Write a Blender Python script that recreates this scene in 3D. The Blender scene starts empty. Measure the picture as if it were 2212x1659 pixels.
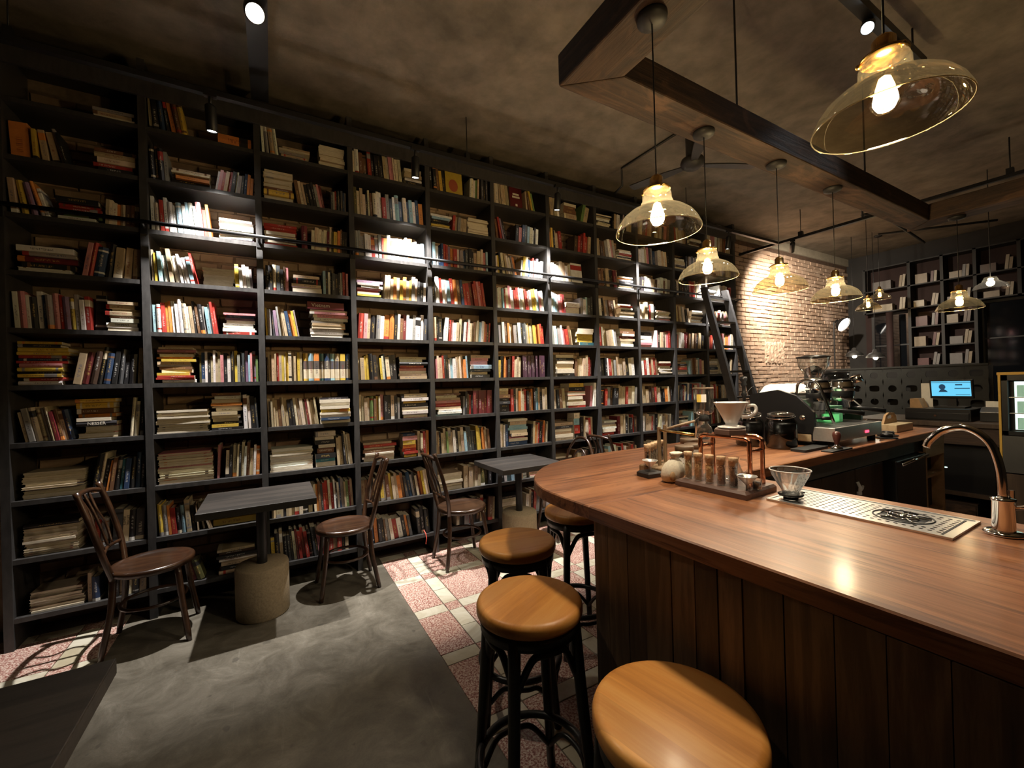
import bpy, math, random
from mathutils import Vector, Matrix
random.seed(7)
S = bpy.context.scene
COL = S.collection
PI = math.pi
R = math.radians

# ---------------------------------------------------------------- camera
FPX, YAW, PITCH, ROLL, CAMH = 901.57, 0.5216, 0.0025, -0.0273, 1.467
IW, IH = 2212, 1659
fw = Vector((math.sin(YAW)*math.cos(PITCH), math.cos(YAW)*math.cos(PITCH), math.sin(PITCH)))
r0 = Vector((math.cos(YAW), -math.sin(YAW), 0)); u0 = r0.cross(fw)
cr = r0*math.cos(ROLL)+u0*math.sin(ROLL); cu = -r0*math.sin(ROLL)+u0*math.cos(ROLL)
cam = bpy.data.cameras.new('camera'); camo = bpy.data.objects.new('camera', cam); COL.objects.link(camo)
camo.matrix_world = Matrix(((cr.x, cu.x, -fw.x, 0), (cr.y, cu.y, -fw.y, 0), (cr.z, cu.z, -fw.z, CAMH), (0, 0, 0, 1)))
cam.sensor_fit = 'HORIZONTAL'; cam.sensor_width = 36; cam.lens = FPX/IW*36; cam.clip_start = .02
S.camera = camo

# ---------------------------------------------------------------- world, exposure
wd = bpy.data.worlds.new('world'); S.world = wd; wd.use_nodes = True
wd.node_tree.nodes['Background'].inputs[0].default_value = (.85, .8, .9, 1)
wd.node_tree.nodes['Background'].inputs[1].default_value = 0.004
S.view_settings.view_transform = 'Standard'; S.view_settings.look = 'None'
S.view_settings.exposure = 0.28; S.view_settings.gamma = 1.0; S.view_settings.use_curve_mapping = False

S.cycles.max_bounces = 6; S.cycles.diffuse_bounces = 3; S.cycles.glossy_bounces = 3; S.cycles.transmission_bounces = 6; S.cycles.transparent_max_bounces = 12; S.cycles.caustics_reflective = False; S.cycles.caustics_refractive = False
# light powers (each lamp is created in its own builder)
W_SHELF, W_PEND, W_TRACK, W_BRICK = 480, 52, 45, 420
C_SPOT = (1, .95, .89); C_WARM = (1, .89, .74)

# ---------------------------------------------------------------- node helpers
MATS = {}
class NT:
    def __init__(s, name):
        s.m = bpy.data.materials.new(name); s.m.use_nodes = True; s.t = s.m.node_tree
        s.b = s.t.nodes['Principled BSDF']; s.out = s.t.nodes['Material Output']; MATS[name] = s.m
    def n(s, typ, **k):
        nd = s.t.nodes.new('ShaderNode'+typ)
        for a, v in k.items():
            if a.startswith('i_'):
                nm = a[2:]; nm = int(nm) if nm.isdigit() else nm.replace('_', ' ')
                nd.inputs[nm].default_value = v
            else: setattr(nd, a, v)
        return nd
    def l(s, a, b): s.t.links.new(a, b)
    def coord(s, kind='Object', scale=(1, 1, 1), rot=(0, 0, 0)):
        if kind == 'Position': o = s.n('NewGeometry').outputs['Position']
        else: o = s.n('TexCoord').outputs[kind]
        mp = s.n('Mapping'); mp.inputs['Scale'].default_value = scale; mp.inputs['Rotation'].default_value = rot
        s.l(o, mp.inputs[0]); return mp.outputs[0]
    def noise(s, vec, scale, detail=6, rough=.6, dist=0):
        nd = s.n('TexNoise'); nd.inputs['Scale'].default_value = scale; nd.inputs['Detail'].default_value = detail
        nd.inputs['Roughness'].default_value = rough; nd.inputs['Distortion'].default_value = dist
        if vec is not None: s.l(vec, nd.inputs['Vector'])
        return nd.outputs['Fac']
    def ramp(s, fac, stops, interp='LINEAR'):
        nd = s.n('ValToRGB'); e = nd.color_ramp.elements; nd.color_ramp.interpolation = interp
        while len(e) < len(stops): e.new(.5)
        for el, (p, c) in zip(e, stops): el.position = p; el.color = (*c, 1) if len(c) == 3 else c
        s.l(fac, nd.inputs[0]); return nd.outputs[0]
    def mix(s, fac, a, b, blend='MIX'):
        nd = s.n('MixRGB', blend_type=blend)
        for inp, v in ((0, fac), (1, a), (2, b)):
            if isinstance(v, (int, float)): nd.inputs[inp].default_value = v
            elif isinstance(v, tuple): nd.inputs[inp].default_value = (*v, 1)
            else: s.l(v, nd.inputs[inp])
        return nd.outputs[0]
    def math(s, op, a, b=None):
        nd = s.n('Math', operation=op)
        for i, v in ((0, a), (1, b)):
            if v is None: continue
            if isinstance(v, (int, float)): nd.inputs[i].default_value = v
            else: s.l(v, nd.inputs[i])
        return nd.outputs[0]
    def bump(s, h, strength=.3, dist=.01):
        nd = s.n('Bump'); nd.inputs['Strength'].default_value = strength; nd.inputs['Distance'].default_value = dist
        s.l(h, nd.inputs['Height']); s.l(nd.outputs[0], s.b.inputs['Normal'])
    def base(s, c):
        if isinstance(c, tuple): s.b.inputs['Base Color'].default_value = (*c, 1)
        else: s.l(c, s.b.inputs['Base Color'])
    def rough(s, v):
        if isinstance(v, (int, float)): s.b.inputs['Roughness'].default_value = v
        else: s.l(v, s.b.inputs['Roughness'])

def plain(name, c, rough=.5, metal=0, noise=0, scale=30, bump=0, coat=0, spec=None):
    t = NT(name)
    if noise:
        v = t.coord('Object'); f = t.noise(v, scale)
        t.base(t.ramp(f, [(.25, tuple(x*(1-noise) for x in c)), (.75, tuple(min(1, x*(1+noise)) for x in c))]))
        if bump: t.bump(f, bump, .004)
    else: t.base(c)
    t.rough(rough); t.b.inputs['Metallic'].default_value = metal
    if coat: t.b.inputs['Coat Weight'].default_value = coat; t.b.inputs['Coat Roughness'].default_value = .15
    if spec is not None: t.b.inputs['Specular IOR Level'].default_value = spec
    return t.m
def emit(name, c, st):
    t = NT(name); t.base((0, 0, 0)); t.b.inputs['Emission Color'].default_value = (*c, 1); t.b.inputs['Emission Strength'].default_value = st
    return t.m
def wood(name, cols, axis, scale=1.0, rough=.4, coat=0, kind='Object', bump=.15, stretch=14, rvar=0, dist=1.2):
    """grain runs along axis 'X','Y' or 'Z'"""
    t = NT(name); sc = [stretch*scale]*3; sc['XYZ'.index(axis)] = scale*1.0
    v = t.coord(kind, tuple(sc))
    oi = t.n('ObjectInfo'); add = t.n('VectorMath', operation='ADD'); t.l(v, add.inputs[0])
    sv = t.n('CombineXYZ'); t.l(t.math('MULTIPLY', oi.outputs['Random'], 37.0), sv.inputs[0]); t.l(t.math('MULTIPLY', oi.outputs['Random'], 91.0), sv.inputs[1]); t.l(sv.outputs[0], add.inputs[1])
    v = add.outputs[0]
    f1 = t.noise(v, .55, 3, .5, dist); f2 = t.noise(v, 4.0, 8, .7, .3)
    f = t.math('ADD', t.math('MULTIPLY', f1, .65), t.math('MULTIPLY', f2, .35))
    c = t.ramp(f, [(.3, cols[0]), (.48, cols[1]), (.56, cols[2]), (.7, cols[1])])
    if rvar: c = t.mix(1.0, c, t.ramp(oi.outputs['Random'], [(0, (1-rvar,)*3), (1, (1+rvar,)*3)]), 'MULTIPLY')
    t.base(c); t.rough(rough); t.bump(f2, bump, .003)
    if coat: t.b.inputs['Coat Weight'].default_value = coat; t.b.inputs['Coat Roughness'].default_value = .22
    return t.m
def thin_glass(name, tint, refl=.12, rough=.02, body=0.0):
    """thin-walled glass: tinted see-through plus a fresnel reflection"""
    t = NT(name); t.t.nodes.remove(t.b)
    tr = t.n('BsdfTransparent'); tr.inputs[0].default_value = (*tint, 1)
    gl = t.n('BsdfGlossy'); gl.inputs['Roughness'].default_value = rough; gl.inputs[0].default_value = (1, 1, 1, 1)
    lw = t.n('LayerWeight'); lw.inputs[0].default_value = .35
    f = t.math('ADD', t.math('MULTIPLY', lw.outputs['Facing'], refl*3), refl*.5); f = t.math('MINIMUM', f, .9)
    mx = t.n('MixShader'); t.l(f, mx.inputs[0]); t.l(tr.outputs[0], mx.inputs[1]); t.l(gl.outputs[0], mx.inputs[2])
    res = mx.outputs[0]
    if body:
        df = t.n('BsdfTranslucent'); df.inputs[0].default_value = (*tint, 1)
        m2 = t.n('MixShader'); m2.inputs[0].default_value = body; t.l(res, m2.inputs[1]); t.l(df.outputs[0], m2.inputs[2]); res = m2.outputs[0]
    t.l(res, t.out.inputs[0]); return t.m

# ---------------------------------------------------------------- materials
t = NT('shelf_black'); v = t.coord('Position', (1, 1, .3)); f = t.noise(v, 40, 6)
t.base(t.ramp(f, [(.3, (.030, .029, .029)), (.7, (.056, .053, .052))])); t.rough(t.math('ADD', t.math('MULTIPLY', f, .2), .34)); t.bump(f, .12, .002)
plain('black_metal', (.012, .012, .013), .42); plain('black_plastic', (.010, .010, .011), .35)
plain('dark_cast', (.02, .019, .018), .55, noise=.3)
plain('stool_black', (.012, .012, .012), .38, noise=.3, scale=60)
plain('chrome', (.80, .79, .77), .09, 1); plain('steel', (.66, .64, .61), .32, .75, noise=.08, scale=80)
plain('tray_steel', (.70, .70, .70), .3, .85)
plain('copper', (.80, .38, .22), .2, 1, noise=.12, scale=40); plain('brass', (.72, .46, .16), .25, 1)
plain('old_brass', (.35, .22, .10), .35, 1)
plain('ceramic_white', (.86, .84, .80), .12, coat=.5); plain('paper_white', (.8, .78, .73), .7, noise=.08)
plain('cloth_cream', (.72, .66, .53), .9, noise=.12, scale=120, bump=.4); plain('cloth_white', (.75, .78, .75), .9, noise=.1, scale=40, bump=.3)
plain('cork', (.62, .42, .25), .85, noise=.3, scale=160, bump=.3)
plain('bean_green', (.62, .55, .32), .6); plain('bean_tan', (.62, .40, .18), .55); plain('bean_gold', (.66, .43, .17), .55); plain('bean_brown', (.23, .11, .06), .5); plain('bean_dark', (.07, .045, .035), .4)
plain('bean_black', (.012, .008, .006), .3)
plain('tamper_wood', (.10, .03, .022), .3, noise=.3, coat=.5); plain('rubber', (.012, .012, .012), .7)
plain('kraft', (.42, .26, .13), .7, noise=.15); plain('red_back', (.022, .0075, .006), .8, noise=.3, scale=6)
plain('plaster_strip', (.42, .37, .29), .8, noise=.15, scale=12); plain('dark_wall', (.022, .02, .019), .8, noise=.3, scale=3)
plain('night_glass', (.006, .007, .009), .06, coat=.0); plain('screen_metal', (.026, .028, .026), .55, .2, noise=.25, scale=8)
plain('dark_steel', (.16, .16, .155), .35, .8, noise=.15, scale=5)
plain('grey_paint', (.10, .10, .092), .55, noise=.15); plain('yellow_frame', (.55, .33, .05), .5); plain('jar_lid', (.13, .08, .045), .5, noise=.3, scale=50)
plain('ink', (.02, .02, .02), .6); plain('label_white', (.85, .84, .8), .6); plain('label_yellow', (.8, .6, .12), .6)
plain('title_light', (.75, .70, .60), .5); plain('title_green', (.55, .62, .36), .5)
plain('art_red', (.42, .10, .05), .6); plain('ribbon', (.8, .12, .08), .7)
emit('bulb_core', (1, .80, .50), 30); emit('spot_face', (1, .95, .88), 40); emit('spot_cool', (.78, .92, 1), 12)
emit('spot_bright', (1, .9, .74), 60); emit('lamp_face', (1, .93, .82), 20)
emit('fridge_light', (.75, 1, .86), 1.3); emit('screen_blue', (.10, .42, .62), 1.3); emit('screen_dark', (.01, .04, .08), 1.0)
emit('green_glow', (.25, 1, .3), 1.2); emit('led_red', (1, .05, .1), 3); emit('led_white', (.6, 1, .9), 4)
thin_glass('glass_amber', (.66, .565, .37), .11, .03, .018); thin_glass('glass_clear', (.93, .94, .92), .22, .03, .02); thin_glass('glass_ribbed', (.86, .86, .82), .45, .06, .10)
thin_glass('glass_bulb', (1, .93, .78), .08, .02); thin_glass('glass_smoke', (.35, .36, .36), .12, .03)
def bar_wood(name, axis):
    t = NT(name); i = 'XYZ'.index(axis)
    def sc(a, b): q = [b]*3; q[i] = a; return tuple(q)
    big = t.noise(t.coord('Position', sc(.8, 7)), 1.0, 4, .55, 1.8); mid = t.noise(t.coord('Position', sc(1.6, 26)), 1.0, 6, .65, .9); fine = t.noise(t.coord('Position', sc(7, 160)), 1.0, 4, .6)
    c = t.ramp(big, [(.3, (.165, .060, .022)), (.5, (.31, .122, .050)), (.7, (.43, .19, .082))])
    c = t.mix(t.ramp(mid, [(.36, (.75, .75, .75)), (.47, (0, 0, 0))]), c, (.085, .027, .011)); c = t.mix(t.ramp(mid, [(.60, (0, 0, 0)), (.75, (.6, .6, .6))]), c, (.52, .26, .125))
    c = t.mix(.5, c, t.ramp(fine, [(.35, (.55, .5, .45)), (.6, (1, 1, 1))]), 'MULTIPLY')
    t.base(c); t.rough(t.ramp(mid, [(.3, (.46,)*3), (.7, (.34,)*3)])); t.bump(t.math('ADD', t.math('MULTIPLY', mid, .5), fine), .12, .002)
    t.b.inputs['Coat Weight'].default_value = .18; t.b.inputs['Coat Roughness'].default_value = .16
bar_wood('bar_top', 'Y'); bar_wood('bar_top_end', 'X')
wood('bar_board', ((.038, .021, .011), (.105, .06, .032), (.175, .103, .054)), 'Z', 1.3, .5, .0, 'Object', .25, 10, .28, 2.0)
wood('stool_seat', ((.58, .225, .038), (.82, .36, .08), (.88, .43, .115)), 'X', 1.2, .45, .12, 'Object', .06, 12, .08)
_t = MATS['stool_seat'].node_tree; _b = _t.nodes['Principled BSDF']; _src = _b.inputs['Base Color'].links[0].from_socket
_tc = _t.nodes.new('ShaderNodeTexCoord'); _sx = _t.nodes.new('ShaderNodeSeparateXYZ'); _t.links.new(_tc.outputs['Object'], _sx.inputs[0])
_d = _t.nodes.new('ShaderNodeMath'); _d.operation = 'MULTIPLY'; _d.inputs[1].default_value = 13; _t.links.new(_sx.outputs[1], _d.inputs[0])
_f = _t.nodes.new('ShaderNodeMath'); _f.operation = 'FLOOR'; _t.links.new(_d.outputs[0], _f.inputs[0]); _w = _t.nodes.new('ShaderNodeTexWhiteNoise'); _w.noise_dimensions = '1D'; _t.links.new(_f.outputs[0], _w.inputs['W'])
_r = _t.nodes.new('ShaderNodeValToRGB'); _r.color_ramp.elements[0].color = (.74, .70, .66, 1); _r.color_ramp.elements[1].color = (1, 1, 1, 1); _t.links.new(_w.outputs[0], _r.inputs[0])
_m = _t.nodes.new('ShaderNodeMixRGB'); _m.blend_type = 'MULTIPLY'; _m.inputs[0].default_value = 1; _t.links.new(_src, _m.inputs[1]); _t.links.new(_r.outputs[0], _m.inputs[2]); _t.links.new(_m.outputs[0], _b.inputs['Base Color'])
wood('chair_wood', ((.013, .0055, .0025), (.030, .0125, .0055), (.045, .019, .008)), 'X', 2.0, .30, .25, 'Object', .05, 8)
wood('table_black', ((.008, .0065, .0055), (.016, .013, .011), (.030, .024, .020)), 'X', 1.5, .5, 0, 'Object', .2, 14)
def beam_wood(name, axis):
    t = NT(name); i = 'XYZ'.index(axis)
    def sc(a, b): q = [b]*3; q[i] = a; return tuple(q)
    g = t.noise(t.coord('Position', sc(1.2, 22)), 1.0, 7, .7, 1.2); p = t.noise(t.coord('Position', sc(3, 6)), 1.0, 6, .6, .8)
    c = t.ramp(g, [(.32, (.013, .0065, .0035)), (.5, (.040, .020, .0105)), (.68, (.085, .045, .024))])
    c = t.mix(t.ramp(p, [(.56, (0, 0, 0)), (.66, (.7, .7, .7))]), c, (.12, .062, .034)); c = t.mix(t.ramp(p, [(.34, (.8, .8, .8)), (.42, (0, 0, 0))]), c, (.016, .008, .005))
    t.base(c); t.rough(.7); t.bump(t.math('ADD', g, t.math('MULTIPLY', p, .6)), .6, .008)
beam_wood('beam_wood', 'X'); beam_wood('beam_wood_y', 'Y')
wood('board_walnut', ((.05, .026, .02), (.10, .055, .042), (.13, .078, .062)), 'Y', 3, .4, .2, 'Object', .1, 10)
wood('stick_wood', ((.10, .06, .03), (.2, .125, .065), (.26, .17, .09)), 'Z', 4, .6, 0, 'Object', .1, 8)
wood('cabinet_wood', ((.028, .016, .010), (.05, .030, .018), (.07, .042, .025)), 'Z', 1.5, .5, 0, 'Position', .1, 10)
wood('pale_wood', ((.30, .22, .12), (.42, .32, .19), (.5, .4, .25)), 'X', 2, .6, 0, 'Object', .1, 10)

t = NT('concrete'); v = t.coord('Position'); f = t.noise(v, 1.6, 10, .68, .5); g = t.noise(v, 5, 10, .75, .8); h = t.noise(v, 120, 4, .6); s1 = t.noise(t.coord('Position', (9, 1.2, 1), (0, 0, .5)), 1.5, 6, .7, .6); bl = t.noise(v, 11, 2, .4)
c = t.ramp(f, [(.36, (.068, .058, .042)), (.5, (.125, .110, .084)), (.62, (.185, .165, .130))])
c = t.mix(.55, c, t.ramp(g, [(.34, (.05, .043, .031)), (.48, (.11, .097, .074)), (.58, (.165, .148, .117)), (.70, (.26, .238, .195))]))
c = t.mix(t.ramp(s1, [(.62, (0, 0, 0)), (.70, (.35, .35, .35))]), c, (.24, .222, .187)); c = t.mix(t.ramp(bl, [(.70, (0, 0, 0)), (.73, (.6, .6, .6))]), c, (.06, .053, .042)); c = t.mix(.25, c, t.ramp(h, [(.3, (.5, .5, .5)), (.6, (1, 1, 1))]), 'MULTIPLY')
t.base(c); t.rough(t.ramp(g, [(.3, (.38,)*3), (.7, (.6,)*3)])); t.bump(t.math('ADD', g, t.math('MULTIPLY', h, .3)), .2, .006)
t = NT('tile_red'); v = t.coord('Position'); oi = t.n('ObjectInfo')
f = t.noise(v, 105, 3, .6, .5); c = t.ramp(f, [(.38, (.20, .065, .05)), (.47, (.40, .18, .145)), (.53, (.62, .46, .39)), (.62, (.72, .62, .54))])
t.base(t.mix(.5, c, t.ramp(oi.outputs['Random'], [(0, (.86, .8, .78)), (1, (1, 1, 1))]), 'MULTIPLY')); t.rough(.36)
t = NT('tile_white'); v = t.coord('Position'); oi = t.n('ObjectInfo'); f = t.noise(v, 5, 7, .65, 1.5)
c = t.ramp(f, [(.35, (.52, .47, .36)), (.55, (.66, .63, .53)), (.7, (.70, .68, .60))])
t.base(t.mix(.8, c, t.ramp(oi.outputs['Random'], [(0, (.80, .76, .66)), (1, (1, 1, 1))]), 'MULTIPLY')); t.rough(.33)
plain('grout', (.12, .09, .075), .8, noise=.2, scale=40)
t = NT('ceiling_plaster'); v = t.coord('Position'); f = t.noise(v, 1.5, 9, .62, .8); g = t.noise(v, 5, 6, .6); k = t.noise(v, 60, 3)
c = t.ramp(f, [(.32, (.105, .088, .066)), (.5, (.185, .154, .118)), (.66, (.285, .238, .184))])
c = t.mix(.4, c, t.ramp(g, [(.35, (.105, .092, .065)), (.65, (.315, .264, .208))])); t.base(c); t.rough(.75); t.bump(t.math('ADD', g, t.math('MULTIPLY', k, .15)), .35, .02)
t = NT('brick'); v = t.coord('Position'); oi = t.n('ObjectInfo'); f = t.noise(v, 9, 7, .65); g = t.noise(v, 70, 4)
at = t.n('Attribute', attribute_name='brnd'); rr = t.math('FRACT', t.math('ADD', oi.outputs['Random'], at.outputs['Fac']))
c = t.ramp(rr, [(0, (.46, .29, .20)), (.35, (.52, .36, .26)), (.7, (.60, .44, .335)), (1, (.50, .32, .22))])
c = t.mix(.5, c, t.ramp(f, [(.3, (.40, .25, .17)), (.55, (.58, .43, .33)), (.72, (.70, .58, .47))])); t.base(c); t.rough(.85)
t.bump(t.math('ADD', f, t.math('MULTIPLY', g, .3)), .5, .012)
t = NT('brick_shelf'); v = t.coord('Position'); oi = t.n('ObjectInfo'); f = t.noise(v, 6, 7, .65); g = t.noise(v, 60, 4)
at = t.n('Attribute', attribute_name='brnd'); rr = t.math('FRACT', t.math('ADD', oi.outputs['Random'], at.outputs['Fac']))
c = t.ramp(rr, [(0, (.44, .27, .17)), (.35, (.50, .35, .235)), (.7, (.56, .41, .29)), (1, (.40, .29, .20))])
c = t.mix(.45, c, t.ramp(f, [(.3, (.34, .20, .12)), (.6, (.60, .43, .29))])); t.base(c); t.rough(.9); t.bump(t.math('ADD', f, t.math('MULTIPLY', g, .3)), .5, .012)
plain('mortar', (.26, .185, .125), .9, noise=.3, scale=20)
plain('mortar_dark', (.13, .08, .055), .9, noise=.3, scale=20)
plain('back_shelf_black', (.008, .0075, .007), .6)
plain('cement_base', (.30, .235, .15), .85, noise=.22, scale=70, bump=.5)
t = NT('glass_green'); t.base((.55, .75, .62)); t.rough(.25); t.b.inputs['Transmission Weight'].default_value = .5
t = NT('glass_amber_rim'); t.base((1, .82, .45)); t.rough(.12); t.b.inputs['Transmission Weight'].default_value = .75; t.b.inputs['Coat Weight'].default_value = .5
# book covers and pages: colour from the mesh, small print from the spine UVs
t = NT('book_cover'); a = t.n('Attribute', attribute_name='Col'); b2 = t.n('Attribute', attribute_name='Ink'); uv = t.n('UVMap', uv_map='UV'); sp = t.n('SeparateXYZ'); t.l(uv.outputs[0], sp.inputs[0])
U, V = sp.outputs[0], sp.outputs[1]; rn = b2.outputs['Alpha']
lo = t.math('ADD', t.math('MULTIPLY', rn, .3), .12); hi = t.math('ADD', lo, .42)
m = t.math('MULTIPLY', t.math('GREATER_THAN', V, lo), t.math('LESS_THAN', V, hi))
m = t.math('MULTIPLY', m, t.math('LESS_THAN', t.math('ABSOLUTE', t.math('SUBTRACT', U, .5)), .17))
cv = t.n('CombineXYZ'); t.l(t.math('MULTIPLY', U, 2.2), cv.inputs[0]); t.l(t.math('MULTIPLY', V, 58), cv.inputs[1]); t.l(t.math('MULTIPLY', rn, 77), cv.inputs[2])
m = t.math('MULTIPLY', m, t.math('GREATER_THAN', t.noise(cv.outputs[0], 1.0, 1, .5), .53)); m = t.math('MULTIPLY', m, .7)
v = t.coord('Position'); wv = t.noise(v, 30, 5)
c = t.mix(m, a.outputs['Color'], b2.outputs['Color']); c = t.mix(.35, c, t.ramp(wv, [(.35, (.62, .58, .52)), (.65, (1, 1, 1))]), 'MULTIPLY')
t.base(c); t.rough(.42)
t = NT('book_pages'); v = t.coord('Position', (1, 1, 1)); a = t.n('Attribute', attribute_name='Col')
f = t.noise(t.coord('Position', (30, 30, 420)), 1, 3); t.base(t.mix(.6, a.outputs['Color'], t.ramp(f, [(.35, (.6, .55, .47)), (.6, (1, 1, 1))]), 'MULTIPLY')); t.rough(.85)
M = MATS

# ---------------------------------------------------------------- mesh helpers
class MB:
    """collects vertices and faces, then links ONE mesh object"""
    def __init__(s): s.v = []; s.f = []; s.sm = []; s.mi = []; s.cur = 0
    def add(s, vs, fs, smooth=False, xf=None):
        o = len(s.v)
        s.v += [tuple(xf @ Vector(p)) if xf is not None else tuple(p) for p in vs]
        for q in fs: s.f.append(tuple(i+o for i in q)); s.sm.append(smooth); s.mi.append(s.cur)
        return s
    def box(s, a, b, xf=None):
        x0, y0, z0 = a; x1, y1, z1 = b
        return s.add([(x0, y0, z0), (x1, y0, z0), (x1, y1, z0), (x0, y1, z0), (x0, y0, z1), (x1, y0, z1), (x1, y1, z1), (x0, y1, z1)],
              [(0, 3, 2, 1), (4, 5, 6, 7), (0, 1, 5, 4), (1, 2, 6, 5), (2, 3, 7, 6), (3, 0, 4, 7)], False, xf)
    def cbox(s, c, d, xf=None): return s.box([c[i]-d[i]/2 for i in range(3)], [c[i]+d[i]/2 for i in range(3)], xf)
    def prism(s, poly, z0, z1, xf=None, ch=0):
        """poly: ccw list of (x,y); chamfered top edge when ch>0"""
        n = len(poly); vs = [(x, y, z0) for x, y in poly]
        if ch:
            ins = inset(poly, ch)
            vs += [(x, y, z1-ch) for x, y in poly]+[(x, y, z1) for x, y in ins]
            fs = [tuple(range(n-1, -1, -1)), tuple(range(2*n, 3*n))]
            for k in range(2): fs += [(k*n+i, k*n+(i+1) % n, (k+1)*n+(i+1) % n, (k+1)*n+i) for i in range(n)]
        else:
            vs += [(x, y, z1) for x, y in poly]
            fs = [tuple(range(n-1, -1, -1)), tuple(range(n, 2*n))]+[(i, (i+1) % n, n+(i+1) % n, n+i) for i in range(n)]
        return s.add(vs, fs, False, xf)
    def lathe(s, prof, seg=24, c=(0, 0, 0), xf=None, smooth=True, cap=True):
        vs = []; fs = []; n = len(prof)
        for i in range(seg):
            a = 2*PI*i/seg; ca, sa = math.cos(a), math.sin(a)
            vs += [(c[0]+r*ca, c[1]+r*sa, c[2]+z) for r, z in prof]
        for i in range(seg):
            j = (i+1) % seg
            for k in range(n-1): fs.append((i*n+k, j*n+k, j*n+k+1, i*n+k+1))
        s.add(vs, fs, smooth, xf)
        if cap:
            for k, rev in ((0, True), (n-1, False)):
                if prof[k][0] > 1e-5:
                    ring = [(c[0]+prof[k][0]*math.cos(2*PI*i/seg), c[1]+prof[k][0]*math.sin(2*PI*i/seg), c[2]+prof[k][1]) for i in range(seg)]
                    s.add(ring, [tuple(range(seg-1, -1, -1)) if rev else tuple(range(seg))], False, xf)
        return s
    def cyl(s, c, r, h, seg=20, r2=None, xf=None): return s.lathe([(r, 0), (r if r2 is None else r2, h)], seg, c, xf)
    def tube(s, pts, r, seg=10, closed=False, xf=None):
        P = [Vector(p) for p in pts]; n = len(P); rs = r if isinstance(r, (list, tuple)) else [r]*n
        tang = []
        for i in range(n):
            a = P[(i-1) % n] if (closed or i > 0) else P[i]; b = P[(i+1) % n] if (closed or i < n-1) else P[i]
            tang.append((b-a).normalized())
        up = Vector((0, 0, 1)) if abs(tang[0].z) < .9 else Vector((1, 0, 0))
        nx = tang[0].cross(up).normalized(); vs = []; fs = []
        for i in range(n):
            nx = (nx-tang[i]*nx.dot(tang[i])).normalized(); ny = tang[i].cross(nx)
            vs += [tuple(P[i]+(nx*math.cos(2*PI*k/seg)+ny*math.sin(2*PI*k/seg))*rs[i]) for k in range(seg)]
        for i in range(n if closed else n-1):
            j = (i+1) % n
            fs += [(i*seg+k, i*seg+(k+1) % seg, j*seg+(k+1) % seg, j*seg+k) for k in range(seg)]
        if not closed: fs += [tuple(range(seg-1, -1, -1)), tuple(range((n-1)*seg, n*seg))]
        return s.add(vs, fs, True, xf)
    def sphere(s, c, r, seg=12, ring=8, sc=(1, 1, 1), xf=None):
        prof = [(max(1e-6, math.sin(PI*k/ring))*r, -math.cos(PI*k/ring)*r) for k in range(ring+1)]
        m = Matrix.Translation(c) @ Matrix.Diagonal((*sc, 1))
        return s.lathe(prof, seg, (0, 0, 0), (xf @ m) if xf is not None else m, True, False)
    def mesh(s, name, mats, off=(0, 0, 0)):
        me = bpy.data.meshes.new(name)
        me.from_pydata([(x-off[0], y-off[1], z-off[2]) for x, y, z in s.v], [], s.f)
        for m in (mats if isinstance(mats, (list, tuple)) else [mats]): me.materials.append(M[m])
        me.polygons.foreach_set('use_smooth', s.sm); me.polygons.foreach_set('material_index', s.mi); me.update()
        return me
def inset(poly, d):
    out = []; n = len(poly)
    for i in range(n):
        p0, p1, p2 = Vector(poly[i-1]), Vector(poly[i]), Vector(poly[(i+1) % n])
        e1 = (p1-p0).normalized(); e2 = (p2-p1).normalized(); n1 = Vector((-e1.y, e1.x)); n2 = Vector((-e2.y, e2.x))
        b = (n1+n2); b = b.normalized() if b.length > 1e-6 else n1
        out.append(tuple(p1+b*(d/max(.35, b.dot(n1)))))
    return out
def rrect(x0, y0, x1, y1, r, k=4):
    pts = []
    for cx, cy, a0 in ((x1-r, y0+r, -90), (x1-r, y1-r, 0), (x0+r, y1-r, 90), (x0+r, y0+r, 180)):
        for i in range(k+1): a = R(a0+90*i/k); pts.append((cx+r*math.cos(a), cy+r*math.sin(a)))
    return pts
def spline(pts, k=6, closed=False):
    P = [Vector(p) for p in pts]; n = len(P); out = []
    for i in range(n if closed else n-1):
        a, b = P[i], P[(i+1) % n]; pr = P[i-1] if (closed or i > 0) else a*2-b; nx = P[(i+2) % n] if (closed or i < n-2) else b*2-a
        for j in range(k):
            u = j/k; out.append(.5*((2*a)+(b-pr)*u+(2*pr-5*a+4*b-nx)*u*u+(3*a-pr-3*b+nx)*u**3))
    if not closed: out.append(P[-1])
    return [tuple(p) for p in out]
def link(name, me, parent=None, loc=(0, 0, 0), rot=None):
    o = bpy.data.objects.new(name, me); COL.objects.link(o); o.location = loc
    if rot: o.rotation_euler = rot
    if parent is not None: o.parent = parent
    return o
def tag(o, label=None, cat=None, group=None, kind=None):
    if label: o['label'] = label
    if cat: o['category'] = cat
    if group: o['group'] = group
    if kind: o['kind'] = kind
    return o
def thing(name, label, cat, loc=(0, 0, 0), rz=0, group=None):
    o = bpy.data.objects.new(name, None); o.empty_display_size = .1; COL.objects.link(o); o.location = loc; o.rotation_euler = (0, 0, rz)
    return tag(o, label, cat, group)
def part(mb, name, mat, parent, label=None, world=False, kind=None, bevel=0):
    off = (0, 0, 0)
    if world:
        off = Vector(parent.location)
        if parent.parent: off = off+Vector(parent.parent.location)
    o = link(name, mb.mesh(name, mat, off), parent)
    if label: o['label'] = label
    if kind: o['kind'] = kind
    if bevel: bev(o, bevel)
    return o
def bev(o, w, seg=2):
    m = o.modifiers.new('bevel', 'BEVEL'); m.width = w; m.segments = seg; m.limit_method = 'ANGLE'; m.angle_limit = R(40); return o
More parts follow.
